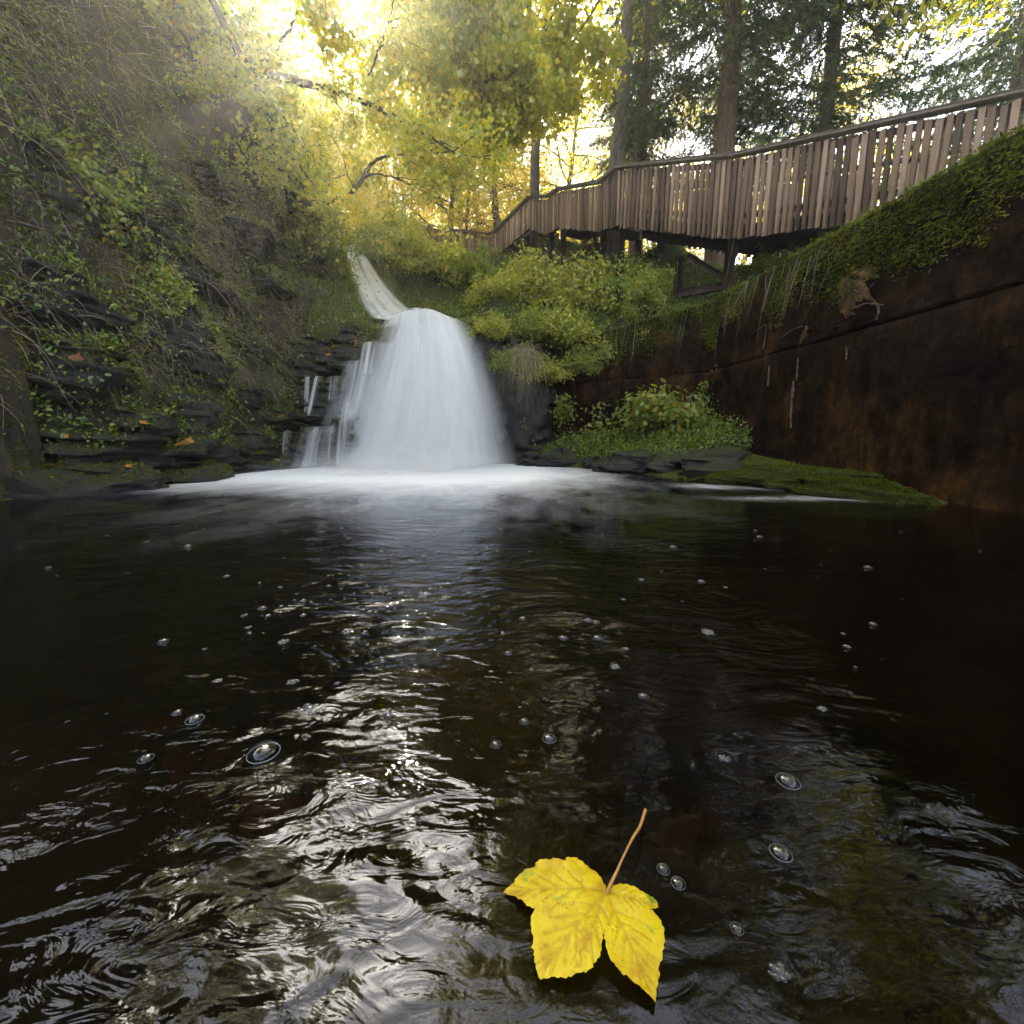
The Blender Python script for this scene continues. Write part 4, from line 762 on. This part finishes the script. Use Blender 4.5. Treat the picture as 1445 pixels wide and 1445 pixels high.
for pr, px, py, Y, rz, s, lb in (
 (shA, 835, 425, 11.5, 1.2, 1.0, 'tall yellow-green shrub in front of the boardwalk stair beams'),
 (shA, 735, 412, 12.2, 2.6, .75, 'yellow-tipped shrub on the slope below the boardwalk stairs'),
 (shA, 700, 420, 11.8, 3.9, .7, 'small yellow-green shrub at the right lip of the falls'),
 (shA, 800, 480, 10.9, 5.0, .75, 'orange-tinged shrub hanging over the dark hollow right of the falls'),
 (shA, 860, 425, 10.9, .7, .9, 'bushy yellow-green shrub midway up the bank below the boardwalk'),
 (shB, 905, 425, 10.6, 2.0, .7, 'dark green bush in the shade under the boardwalk deck'),
 (shB, 760, 470, 10.9, 4.1, .7, 'green bush on the rock face right of the falls'),
 (shB, 925, 410, 10.7, 5.6, .6, 'bright green bush beside the boardwalk support post'),
 (shC, 840, 485, 10.5, 1.0, .75, 'green bramble trailing over the end of the wall ledge'),
 (shC, 900, 465, 10.2, 2.4, .6, 'green bramble midway along the wall ledge'),
 (shC, 800, 615, 9.6, 3.1, .9, 'green leafy plants on the low shelf right of the falls'),
 (shC, 870, 605, 9.0, 4.2, .85, 'green leafy plants in the middle of the low shelf below the wall'),
 (shC, 990, 570, 8.6, 5.5, .7, 'leafy green bramble leaning on the foot of the wall'),
 (shA, 690, 475, 10.35, 2.2, .5, 'small leafy shrub clinging to the rock at the right shoulder of the falls'),
 (shB, 715, 520, 10.2, 3.3, .55, 'dark green plant hanging on the wet rock beside the falls'),
 (shA, 770, 535, 10.5, 4.4, .6, 'golden-leaved shrub hanging lowest over the hollow right of the falls'),
 (shC, 735, 610, 9.9, .9, .6, 'leafy plant at the water edge nearest to the falls on the right'),
 (shB, 820, 520, 10.6, 5.2, .5, 'green sprig growing out of the old wall end'),
 (shA, 400, 225, 11.3, .6, 1.0, 'hazy bush on the shoulder of the left bank behind the leaning tree'),
 (shB, 355, 195, 10.2, 1.7, 1.0, 'hazy green bush on the brow of the left bank'),
 (shA, 375, 300, 9.7, 2.8, .8, 'yellowish shrub drooping over the brow of the left bank'),
 (shA, 300, 170, 9.0, 4.0, .8, 'bush with yellowing leaves in the twig tangle high on the left bank'),
 (shB, 420, 350, 9.9, 5.1, .7, 'olive bush above the ledges halfway to the upper chute'),
 (shA, 600, 380, 13.2, .2, 1.1, 'hazy yellow shrub on the slope just right of the upper chute'),
 (shA, 560, 330, 15.5, 1.9, 1.2, 'pale sunlit shrub at the head of the upper chute'),
 (shA, 640, 400, 13.6, 3.0, .8, 'sunlit shrub below the lowest boardwalk panel'),
 (shB, 530, 325, 16.5, 4.4, 1.2, 'hazy green bush beyond the top of the upper chute'),
 (shB, 665, 400, 13.0, 2.9, .8, 'green bush on the slope between falls and boardwalk'),
 (shB, 1095, 352, 8.6, .4, .4, 'small green bush on top of the wall under the boardwalk'),
 (shA, 430, 300, 10.9, 1.4, .9, 'yellow-green shrub at the foot of the leaning tree'),
 (shB, 330, 60, 8.9, 2.2, 1.3, 'green leafy bush hanging from the top of the left bank'),
 (shA, 240, 60, 7.6, 3.6, 1.1, 'yellowing bush at the very top of the left bank'),
 (shB, 215, 420, 6.4, 5.2, .5, 'small dark green plant low on the mossy left bank'),
 (shB, 460, 380, 10.3, .9, .7, 'green bush overhanging the ledges left of the upper chute'),
 (shB, 90, 300, 5.5, 2.2, .8, 'dark green bush on the left bank nearest to the viewer'),
):
    loc, gs, tl = rooted(px, py, Y); dup(pr, loc, rz, s * gs, lb, tilt=tl)
fe = fern('fern', 'green fern drooping from the top of the left bank below the sun'); loc, gs, tl = rooted(450, 300, 10.4); place(fe, loc, 0, 1.3, tl)
for px, py, Y, rz, s, lb in ((270, 40, 8.0, 1, 1.4, 'blue-green fern fronds hanging high on the left bank'), (345, 160, 9.4, 2, 1.3, 'pale fern drooping in front of the crooked tree'), (300, 520, 9.0, 3, .8, 'small fern growing from the ledge under the left bank'), (905, 395, 10.4, 4, 1.2, 'fern in the shade below the boardwalk deck'), (880, 440, 10.3, 5, 1.0, 'fern on the dark bank above the wall ledge'), (760, 590, 10.1, .5, 1.0, 'fern beside the foot of the falls on the right'), (700, 600, 10.3, 1.5, .6, 'little fern under the right edge of the falls')):
    loc, gs, tl = rooted(px, py, Y); dup(fe, loc, rz, s * gs, lb, tilt=tl)

# ------------------------------------------------------------------ undergrowth that nobody could count
def inbox(P, a, b_): return np.all((P > a) & (P < b_), axis=1)
LV = np.concatenate(LED.V); LFc = np.concatenate(LED.F); fnL = unit(np.cross(LV[LFc[:, 2]] - LV[LFc[:, 0]], LV[LFc[:, 3]] - LV[LFc[:, 1]])); fcL = LV[LFc].mean(1)
lb_ = lambda P, n: inbox(P, (-8, 2, .1), (-4.2, 12.5, 10)) * 1.0
patch = lambda P, s, lo, hi: sstep(lo, hi, fbm(P * s, 3) + .5)
P, Nn = scatter(70000, lambda P, n: lb_(P, n) * (.05 + patch(P + 3, .9, .45, .62)) * (P[:, 2] > .3) + inbox(P, (-5, 9.8, 1), (2.5, 15, 7)) * .5 * (.1 + patch(P, .8, .42, .6)))
g = Geo(); leaves(g, P, unit(Nn * .6 + rdir(len(P)) * .7 + (0, 0, -.2)), rdir(len(P)), rng.uniform(.025, .07, len(P)), BLADE, np.clip(patch(P, 1.5, .3, .7) * .6 + rng.random(len(P)) * .4, 0, 1), .35)
Pm, Nm = scatter(26000, lambda P, n: inbox(P, (1.6, 4.0, .02), (4.5, 10.6, 1.3)) * (.15 + patch(P + 2, 1.6, .35, .6)))
leaves(g, Pm, unit(Nm * .6 + rdir(len(Pm)) * .8), rdir(len(Pm)), rng.uniform(.015, .045, len(Pm)), BLADE, np.clip(patch(Pm, 1.8, .3, .7) * .6 + rng.random(len(Pm)) * .3, 0, 1), .4)
okm = np.where((fnL[:, 2] > np.where(fcL[:, 2] > 1.6, -.1, .3)) & (fcL[:, 2] > .05) & (fbm(fcL * 1.3 + 9, 3) > -.06) & (fcL[:, 0] < -2.6))[0]; q = rng.choice(okm, 75000); n = len(q)
leaves(g, fcL[q] + rdir(n) * .012, unit(fnL[q] * .6 + rdir(n) * .7), rdir(n), rng.uniform(.02, .06, n), BLADE, rng.random(n) * .8, .35)
kr = rng.integers(nr - 16, nr - 2, 60000); kc = rng.integers(np.searchsorted(S, 14), ncw, 60000); q = V_WALL[kr, kc]; kp = (fbm(q * 1.5 + 4, 3) + .5 + (kr - nr + 16) / 14 * .30) > .60 + .12 * rng.random(60000); q, kc = q[kp][:26000], kc[kp][:26000]; n = len(q); nn_ = np.c_[nxw[kc], nyw[kc], np.zeros(n)]
leaves(g, q + rdir(n) * .03 + nn_ * .01, unit(nn_ * .7 + rdir(n) * .7 + (0, 0, -.4)), rdir(n), rng.uniform(.02, .06, n), BLADE, np.clip(fbm(q * 2.2 + 7, 3) * 1.6 + .3 + rng.normal(size=n) * .18, 0, 1), .35)
for o in [o for o in C.objects if o.name.startswith('mossy_slab')]:
    me_ = o.data; nf = len(me_.polygons); c_ = np.zeros(nf * 3); n_ = np.zeros(nf * 3); me_.polygons.foreach_get('center', c_); me_.polygons.foreach_get('normal', n_); c_ = c_.reshape(-1, 3) + np.array(o.location); n_ = n_.reshape(-1, 3)
    q = rng.choice(np.where((n_[:, 2] > .2) & (fbm(c_ * 3, 3) > -.12))[0], 20000); leaves(g, c_[q] + rdir(20000) * .012, unit(n_[q] * .6 + rdir(20000) * .8), rdir(20000), rng.uniform(.012, .034, 20000), BLADE, rng.random(20000) * .55, .4)
tag(g.build('moss', M['moss']), kind='stuff')
P, Nn = scatter(5000, lambda P, n: lb_(P, n) * (P[:, 2] > 1.4) * (.12 + patch(P + 11, .7, .45, .6)))
n = len(P); g = Geo(); strands(g, P, unit(Nn + rdir(n) * .6 + (.2, -.1, -.1)), rng.uniform(.12, 1.0, n) ** 1.4, rng.uniform(.5, 1.2, n), rng.uniform(.004, .011, n), np.clip(rng.normal(.45, .28, n) + patch(P, .6, .4, .7) * .25, 0, 1), 6)
okr = np.where((fcL[:, 0] < -4.3) & (fcL[:, 2] > 1.5) & (fnL[:, 2] > -.2) & (fbm(fcL * .8 + 11, 3) > -.02))[0]; q = rng.choice(okr, 5200); n = len(q)
strands(g, fcL[q], unit(fnL[q] + rdir(n) * .7 + (.2, -.1, -.1)), rng.uniform(.15, .9, n), rng.uniform(.5, 1.2, n), rng.uniform(.004, .011, n), np.clip(rng.normal(.5, .28, n), 0, 1), 6)
P, Nn = scatter(2600, lambda P, n: inbox(P, (-5, 10, 2.4), (-.2, 16, 8)) * (.15 + patch(P + 5, .9, .42, .6)) * 1.0)
n = len(P); strands(g, P, unit(Nn * .5 + rdir(n) * .5 + (0, 0, .6)), rng.uniform(.2, .6, n), rng.uniform(.4, 1.2, n), rng.uniform(.004, .009, n), np.clip(rng.normal(.7, .2, n), 0, 1), 5)
tag(g.build('hanging_grass', M['drygrass']), kind='stuff')
P, Nn = scatter(1100, lambda P, n: lb_(P, n) * (P[:, 2] > 1.8) * (.05 + patch(P + 21, .6, .48, .62))); g = Geo()
q = rng.choice(okr, 500); P = np.vstack([P, fcL[q]]); Nn = np.vstack([Nn, fnL[q]])
for p_, n_ in zip(P, Nn):
    d = unit(n_ * .7 + rdir(1)[0] * .9 + np.array((.2, -.2, -.5))); L = rng.uniform(.3, 1.3); pts = [p_ - n_ * .03]
    for k in range(6): d = unit(d + rdir(1)[0] * .38 + np.array((0, 0, -.1))); pts.append(pts[-1] + d * L / 6)
    tube(g, np.array(pts), np.linspace(.0048, .0016, 7) * rng.uniform(.6, 1.5), 3)
tag(g.build('tangled_twigs', M['twig']), kind='stuff')
P, Nn = scatter(15000, lambda P, n: lb_(P, n) * 1.2 * (P[:, 2] > .8) * (.015 + patch(P + 31, .9, .52, .64)) + inbox(P, (-5, 10.5, 3), (3.8, 19, 9)) * 1.1 * (.15 + patch(P + 8, .8, .4, .6)) + inbox(P, (.3, 7.4, .12), (4.2, 11.3, 1.6)) * 4.5 + inbox(P, (1.2, 9.8, 2.8), (7.5, 14, 6)) * .9)
def on_rock(n, zlo, thr, sc, shift, nz=-.3):
    ok = np.where((fcL[:, 0] < -4.3) & (fcL[:, 2] > zlo) & (fnL[:, 0] > -.5) & (fnL[:, 2] > nz) & (fbm(fcL * sc + shift, 3) > thr))[0]; q = rng.choice(ok, n); return fcL[q], fnL[q]
Pr, Nr = on_rock(3600, .5, -.03, 1.1, 31); P = np.vstack([P, Pr]); Nn = np.vstack([Nn, Nr])
n = len(P); g = Geo(); P2 = np.repeat(P, 5, 0) + rng.normal(size=(n * 5, 3)) * .05; N2 = np.repeat(Nn, 5, 0)
leaves(g, P2 + N2 * rng.uniform(.0, .14, (n * 5, 1)), unit(rdir(n * 5) + N2 * .3), unit(N2 + (0, 0, .7) + rdir(n * 5) * .6), rng.uniform(.03, .075, n * 5), OVAL, np.clip(np.repeat(rng.random(n), 5) * .6 + rng.random(n * 5) * .4, 0, 1))
tag(g.build('ground_cover', M['greenleaf']), kind='stuff')
# grass along the top of the wall, hanging over its edge
k = rng.choice(ncw, 4200); k = k[(S[k] > 13.5)]; pt = V[nr - 3][k] + np.c_[-nxw[k], -nyw[k], np.zeros(len(k))] * rng.uniform(-.04, .3, (len(k), 1)); dens = patch(pt, 1.2, .38, .55) > rng.random(len(k)) * .9
pt, k = pt[dens], k[dens]; n = len(pt); g = Geo()
strands(g, pt, unit(np.c_[nxw[k], nyw[k], np.zeros(n)] * rng.uniform(-.2, .9, (n, 1)) + rdir(n) * .5 + (0, 0, .7)), rng.uniform(.12, .42, n), rng.uniform(.4, 1.5, n), rng.uniform(.004, .009, n), rng.random(n), 5)
P, Nn = scatter(3800, lambda P, n: inbox(P, (3.2, 8.6, 3), (6, 13, 5.2)) * 1.0 + inbox(P, (.8, 10.8, 2.5), (3.4, 12.5, 4.5)) * .8)
n = len(P); strands(g, P, unit(rdir(n) * .5 + (0, 0, .8)), rng.uniform(.15, .45, n), rng.uniform(.4, 1.3, n), rng.uniform(.004, .010, n), rng.random(n), 5)
tag(g.build('grass', M['grass']), kind='stuff')
# long rootlets hanging down the wall
k = rng.choice(np.where(S > 19)[0], 130); pt = V[nr - 3][k]; n = len(pt); g = Geo()
strands(g, pt + np.c_[nxw[k], nyw[k], np.zeros(n)] * .04, np.c_[nxw[k] * .25, nyw[k] * .25, np.full(n, -1.)] + rdir(n) * .15, rng.uniform(.3, 1.2, n), .2, .008, rng.random(n) * .7, 7)
tag(g.build('hanging_roots', M['drygrass']), kind='stuff')
tg = thing('hanging_grass_tuft', 'straw-coloured grass tuft dangling from the rock right of the falls', 'grass tuft', spot(738, 500, 10.0)); g = Geo(); n = 420
strands(g, rng.normal(size=(n, 3)) * np.array((.16, .08, .08)), np.tile((0, -.4, .1), (n, 1)) + rdir(n) * .5, rng.uniform(.3, 1.0, n), rng.uniform(.9, 1.5, n), .009, np.clip(rng.normal(.55, .2, n), 0, 1), 7); g.build('blade', M['drygrass'], tg)['kind'] = 'stuff'

# ------------------------------------------------------------------ leaves fallen on the ledges
g = Geo(); leaves(g, np.array([(0, -.5, 0.)]), np.array([(0, 1., 0)]), np.array([(0, 0, 1.)]), 1.0, MAPLE, .7); lf0 = g.build('fallen_leaf', M['litter']); tag(lf0, 'small orange leaf fallen on the wet rocks beside the falls', 'leaf', 'leaves fallen on the ledges')
g = Geo(); leaves(g, np.array([(0, -.5, 0.)]), np.array([(0, 1., 0)]), np.array([(0, 0, 1.)]), 1.0, MAPLE, .25); lf1 = g.build('fallen_leaf', M['litter']); tag(lf1, 'small brown leaf fallen on the wet rocks beside the falls', 'leaf', 'brown leaves fallen on the ledges')
LV = np.concatenate(LED.V); LFc = np.concatenate(LED.F); fn = unit(np.cross(LV[LFc[:, 2]] - LV[LFc[:, 0]], LV[LFc[:, 3]] - LV[LFc[:, 1]])); fcn = LV[LFc].mean(1)
okf = np.where((fn[:, 2] > .45) & (fcn[:, 2] > .1) & (fcn[:, 2] < 4.2) & (fcn[:, 0] > -5.6) & (fcn[:, 0] < -2.2))[0]
first = {0: True, 1: True}
for q in range(230):
    f = rng.choice(okf); p_ = fcn[f] + fn[f] * .02; src = (lf0, lf1)[int(rng.random() < .4)]
    key = 0 if src is lf0 else 1
    o = src if first[key] else src.copy()
    if not first[key]: C.objects.link(o)
    first[key] = False
    o.location = p_; nrm = Vector(fn[f] + rng.normal(size=3) * .25); o.rotation_euler = (nrm.to_track_quat('Z', 'Y') @ Vector((0, 0, 1)).to_track_quat('Z', 'Y')).to_euler(); o.rotation_euler.rotate_axis('Z', rng.uniform(0, 6.28)); s = rng.uniform(.07, .15); o.scale = (s, s, s)
for q in range(34):
    px, py = rng.uniform(800, 1240), rng.uniform(632, 690); Pq, Nq = scatter(1, lambda P, n: inbox(P, (1.0, 4.2, .04), (4.3, 10.5, .8)) * 1.0)
    o = (lf0, lf1)[int(rng.random() < .5)].copy(); C.objects.link(o); o.location = Pq[0] + Nq[0] * .03; o.rotation_euler = (rng.normal() * .25, rng.normal() * .25, rng.uniform(0, 6.28)); sc_ = rng.uniform(.06, .12); o.scale = (sc_,) * 3
# dead leaves under the surface in the shallows
g = Geo(); leaves(g, np.array([(0, -.5, 0.)]), np.array([(0, 1., 0)]), np.array([(0, 0, 1.)]), 1.0, MAPLE, .55); sk0 = g.build('sunken_leaf', M['litter']); tag(sk0, 'dull orange leaf lying under the dark water of the pool', 'leaf', 'leaves sunken in the pool')
for q, (px, py) in enumerate(((235,955),(310,930),(315,970),(250,1080),(235,1110),(275,1125),(395,1135),(220,1020),(300,1060),(640,960),(700,990),(940,1180),(1010,1160),(880,880),(930,790),(560,1160))):
    o = sk0 if q == 0 else sk0.copy()
    if q: C.objects.link(o)
    o.location = onwater(px, py, -.09); s = rng.uniform(.07, .12); o.scale = (s, s, s); o.rotation_euler = (rng.normal() * .3, rng.normal() * .3, rng.uniform(0, 6.28))

# ------------------------------------------------------------------ bubbles on the pool
m, nt, out, N, Lk = newmat('bubble_film'); M['bubble'] = m
lw = N('ShaderNodeLayerWeight', i_Blend=.35); tr = N('ShaderNodeBsdfTransparent'); gl = N('ShaderNodeBsdfGlossy', i_Roughness=.03); mx = N('ShaderNodeMixShader')
mrr = N('ShaderNodeMapRange', i_To_Min=.03, i_To_Max=.5); Lk(lw.outputs['Facing'], mrr.inputs[0]); Lk(mrr.outputs[0], mx.inputs[0]); Lk(tr.outputs[0], mx.inputs[1]); Lk(gl.outputs[0], mx.inputs[2]); Lk(mx.outputs[0], out.inputs[0])
M['froth'] = simple('froth', [(.3, (.12, .13, .14)), (.7, (.35, .36, .4))], .4, 30, .3)
def dome(g, c, r, h=.62):
    t = np.linspace(0, np.pi / 2, 9); a = np.linspace(0, 2 * np.pi, 20, endpoint=False)
    V = np.array([(r * math.cos(q) * math.cos(b_), r * math.cos(q) * math.sin(b_), r * h * math.sin(q)) for q in t for b_ in a]) + np.asarray(c)
    F = np.array([(i * 20 + j, i * 20 + (j + 1) % 20, (i + 1) * 20 + (j + 1) % 20, (i + 1) * 20 + j) for i in range(8) for j in range(20)]); g.add(V, F)
def bubble_kind(name, cells, label, group):
    t = thing(name, label, 'bubble', group=group); g = Geo(); g2 = Geo()
    for x, y, r in cells:
        dome(g, (x, y, 0), r); a = np.linspace(0, 2 * np.pi, 21); tube(g2, np.c_[x + r * np.cos(a), y + r * np.sin(a), np.full(21, .015)], .03 * r, 4)
    g.build('film', M['bubble'], t, smooth=True); g2.build('rim', M['froth'], t, smooth=True); return t
kindA = bubble_kind('bubble', [(0, 0, 1)], 'round clear bubble floating on the dark pool', 'bubbles on the pool')
kindB = bubble_kind('bubble_cluster', [(0, 0, .6), (.75, .2, .45), (-.5, .55, .42), (-.6, -.35, .38), (.35, -.65, .4), (.2, .75, .3), (1.1, -.3, .25)], 'cluster of small pale bubbles floating on the dark pool', 'bubble clusters on the pool')
blist = [(868,940,12,1),(372,1062,22,0),(437,1000,22,1),(546,1006,17,1),(275,1015,12,0),(308,960,9,1),(490,890,13,1),(400,905,12,1),(412,962,12,1),(600,838,13,1),(630,842,10,1),(880,845,6,1),(990,820,5,0),(1024,828,5,1),(1000,892,14,1),(908,982,7,0),(844,900,7,0),(795,900,7,0),(775,1042,10,0),(1022,1070,12,1),(1112,1102,16,0),(1102,1203,15,0),(957,1246,10,0),(936,1226,9,0),(206,1070,10,0),(830,875,6,0),(950,772,5,0),(905,818,5,0),(1072,757,4,0),(1225,800,5,0),(1232,880,5,0),(1195,912,5,0),(1160,1000,10,1),(740,1018,7,0),(700,1050,8,0),(1040,1310,9,0),(1100,1370,20,1),(350,885,7,1),(370,858,6,0),(265,770,5,0),(320,812,6,1),(395,828,5,1),(230,905,7,0),(250,1005,7,0)]
for q in range(9):
    cxp, cyp, an = rng.normal(560, 170), rng.uniform(770, 960), rng.normal() * .35
    for k in range(9): d_ = rng.normal() * 55; blist.append((cxp + d_ * math.cos(an), cyp + d_ * math.sin(an) * .5 + rng.normal() * 5, rng.uniform(1.5, 4.5), int(rng.random() < .7)))
for q in range(110):
    py = 745 + 230 * rng.random() ** 1.7; px = rng.normal(600, 210) if rng.random() < .7 else rng.uniform(60, 1400); blist.append((px, py, rng.uniform(1.6, 5.0) * (.55 + (py - 745) / 260), int(rng.random() < .45)))
used = [True, True]
for px, py, rpx, kd in blist:
    p_ = onwater(px, py, .004); depth = p_[1] * math.cos(PITCH) + (CAMH) * math.sin(PITCH); s = max(rpx, 2) / FPX * depth * (.62 if kd else .95)
    src = (kindA, kindB)[kd]
    if used[kd]: used[kd] = False; place(src, p_, rng.uniform(0, 6.28), s)
    else: dup(src, p_, rng.uniform(0, 6.28), s)

# ------------------------------------------------------------------ the yellow leaf floating in front
zoomed = [(495,430),(480,395),(465,375),(435,355),(418,340),(395,322),(365,318),(355,322),(358,333),(335,322),(320,318),(300,322),(270,318),(255,328),(252,342),(225,345),(205,358),(188,372),(180,388),(160,402),(145,415),(165,430),(190,442),(215,460),(222,475),(240,485),(252,490),(240,510),(238,535),(240,560),(248,585),(240,610),(250,630),(250,650),(255,680),(265,715),(290,722),(320,715),(350,722),(375,722),(400,712),(425,712),(445,700),(452,680),(470,665),(478,640),(480,610),(482,580),(487,590),(492,620),(500,650),(510,675),(525,690),(535,700),(545,715),(570,725),(590,745),(610,755),(630,775),(650,790),(662,806),(665,780),(668,750),(675,720),(672,690),(685,670),(685,640),(695,610),(690,585),(692,570),(682,545),(670,525),(655,510),(640,500),(655,498),(672,495),(668,475),(655,458),(640,450),(620,440),(605,432),(595,422),(570,412),(545,408),(525,415),(508,425)]
LZ = .012
def zpt(x, y, z=LZ): return onwater(650 + .4152 * x, 1080 + .4152 * y, z)
outl = np.array([zpt(*q) for q in zoomed])
fine = []
for a, b_ in zip(outl, np.roll(outl, -1, 0)):                            # small serrations along the margin
    d = b_ - a; L = np.linalg.norm(d); nrm = np.array((d[1], -d[0], 0)) / (L + 1e-9); fine += [a, a + d * .33 + nrm * rng.uniform(-.0004, .0016), a + d * .66 - nrm * rng.uniform(0, .0012)]
from mathutils.geometry import delaunay_2d_cdt
fine = np.array(fine); lo_, hi_ = fine.min(0), fine.max(0); gxx, gyy = np.meshgrid(np.arange(lo_[0], hi_[0], .0024), np.arange(lo_[1], hi_[1], .0024)); inn = np.c_[gxx.ravel(), gyy.ravel()] + rng.normal(size=(gxx.size, 2)) * .0004
inn = inn[poly_sd(inn, fine[:, :2]) < -.0012]; nb_ = len(fine)
cv, ce, cf, _a, _b, _c = delaunay_2d_cdt([Vector(q) for q in fine[:, :2]] + [Vector(q) for q in inn], [(k, (k + 1) % nb_) for k in range(nb_)], [], 0, 1e-7)
cxy = np.array([v[:] for v in cv]); cf = [list(f)[:3] for f in cf]; keep_ = poly_sd(cxy[np.array(cf)].mean(1), fine[:, :2]) < 0; cf = [f for f, k in zip(cf, keep_) if k]
bm = bmesh.new(); vs_ = [bm.verts.new((q[0], q[1], LZ)) for q in cxy]
for f in cf:
    try: bm.faces.new([vs_[k] for k in f])
    except ValueError: pass
bmesh.ops.delete(bm, geom=[v for v in bm.verts if not v.link_faces], context='VERTS'); bmesh.ops.recalc_face_normals(bm, faces=bm.faces[:])
base = zpt(495, 432); tipsL = [zpt(*q) for q in ((150,415),(262,715),(395,705),(660,800),(668,492),(250,345),(545,715))]
def segd(p_, a, b_): ab = b_ - a; t = np.clip(((p_ - a) @ ab) / (ab @ ab), 0, 1); return np.linalg.norm(p_ - a - t[:, None] * ab, axis=1), t
LVt = np.array([v.co[:] for v in bm.verts]); vein = np.full(len(LVt), 1.)
for q in tipsL[:5]:
    d, t = segd(LVt, base, q); vein = np.minimum(vein, d / (.0030 * (1.2 - t)))
    for f in np.linspace(.2, .85, 6):
        for s in (-1, 1):
            dv = q - base; o = base + dv * f; pr = np.array((-dv[1], dv[0], 0)) * s * .34 * (1 - f) + dv * .26; d2, t2 = segd(LVt, o, o + pr); vein = np.minimum(vein, d2 / (.0019 * (1.3 - t2)))
veinv = 1 - np.clip(vein, 0, 1)
cl = LVt - base; rr_ = np.linalg.norm(cl[:, :2], axis=1)
zz = .006 * fbm(LVt * 22 + 3, 3) * 2 + .008 * fbm(LVt * 9, 2) * 2 - .30 * rr_ ** 2 + .006 + veinv * -.0022
for v, z in zip(bm.verts, zz): v.co.z = max(LZ + z - .004, .0015)
me = bpy.data.meshes.new('blade'); bm.to_mesh(me); bm.free()
at_ = me.attributes.new('vein', 'FLOAT', 'POINT'); at_.data.foreach_set('value', veinv.astype(np.float32))
m, nt, out, N, Lk = newmat('maple_leaf_yellow'); tc = N('ShaderNodeTexCoord')
def nz(s, d=5, rg=.6): n = N('ShaderNodeTexNoise', i_Scale=s, i_Detail=d, i_Roughness=rg); Lk(tc.outputs['Object'], n.inputs['Vector']); return n.outputs['Fac']
r = ramp(N, [(.3, (.46, .26, .0015)), (.5, (.64, .46, .0015)), (.7, (.72, .57, .004))]); Lk(nz(28), r.inputs[0])
rg_ = ramp(N, [(.60, (0, 0, 0)), (.68, (1, 1, 1))]); Lk(nz(14, 4), rg_.inputs[0]); mg = N('ShaderNodeMix', data_type='RGBA'); Lk(rg_.outputs[0], mg.inputs[0]); Lk(r.outputs[0], mg.inputs[6]); mg.inputs[7].default_value = (.12, .21, .008, 1)
rs = ramp(N, [(.68, (0, 0, 0)), (.74, (.8, .8, .8))]); Lk(nz(75, 3), rs.inputs[0]); ms = N('ShaderNodeMix', data_type='RGBA'); Lk(rs.outputs[0], ms.inputs[0]); Lk(mg.outputs[2], ms.inputs[6]); ms.inputs[7].default_value = (.20, .07, .01, 1)
av = N('ShaderNodeAttribute', attribute_name='vein'); mv_ = N('ShaderNodeMath', operation='MULTIPLY'); mv_.inputs[1].default_value = .55; Lk(av.outputs['Fac'], mv_.inputs[0]); mv = N('ShaderNodeMix', data_type='RGBA'); Lk(mv_.outputs[0], mv.inputs[0]); Lk(ms.outputs[2], mv.inputs[6]); mv.inputs[7].default_value = (.30, .15, .012, 1)
pb = N('ShaderNodeBsdfPrincipled', i_Roughness=.45); pb.inputs['Specular IOR Level'].default_value = .3; Lk(mv.outputs[2], pb.inputs['Base Color'])
bp = N('ShaderNodeBump', i_Strength=.35, i_Distance=.003); Lk(nz(120, 4), bp.inputs['Height']); Lk(bp.outputs[0], pb.inputs['Normal'])
tl = N('ShaderNodeBsdfTranslucent'); Lk(mv.outputs[2], tl.inputs[0]); mxl = N('ShaderNodeMixShader', i_0=.3); Lk(pb.outputs[0], mxl.inputs[1]); Lk(tl.outputs[0], mxl.inputs[2]); Lk(mxl.outputs[0], out.inputs[0])
me.materials.append(m); me.polygons.foreach_set('use_smooth', np.ones(len(me.polygons), bool))
ml = thing('maple_leaf', 'large wet yellow maple leaf with green patches floating in the foreground', 'leaf', tuple(base))
o = bpy.data.objects.new('blade', me); C.objects.link(o); off(o, ml)
g = Geo(); st = smooth_path([zpt(497,436,.015), zpt(508,405,.022), zpt(528,365,.03), zpt(555,305,.036), zpt(585,245,.036), zpt(610,205,.03), zpt(628,150,.018)], 24)
tube(g, st, np.concatenate([np.linspace(.0026, .0016, 12), np.linspace(.0016, .0026, 12)]), 8); off(g.build('stem', simple('leaf_stalk', [(.3, (.30, .13, .03)), (.7, (.5, .27, .07))], .5, 30, .1), ml, smooth=True), ml)

# ------------------------------------------------------------------ the air
m, nt, out, N, Lk = newmat('haze_air'); pv = N('ShaderNodeVolumePrincipled', i_Density=.0060, i_Anisotropy=.8); pv.inputs['Color'].default_value = (1, .96, .88, 1); Lk(pv.outputs[0], out.inputs['Volume'])
g = Geo(); box(g, (0, 152, 22), (170, 340, 50)); tag(g.build('haze', m), kind='stuff')
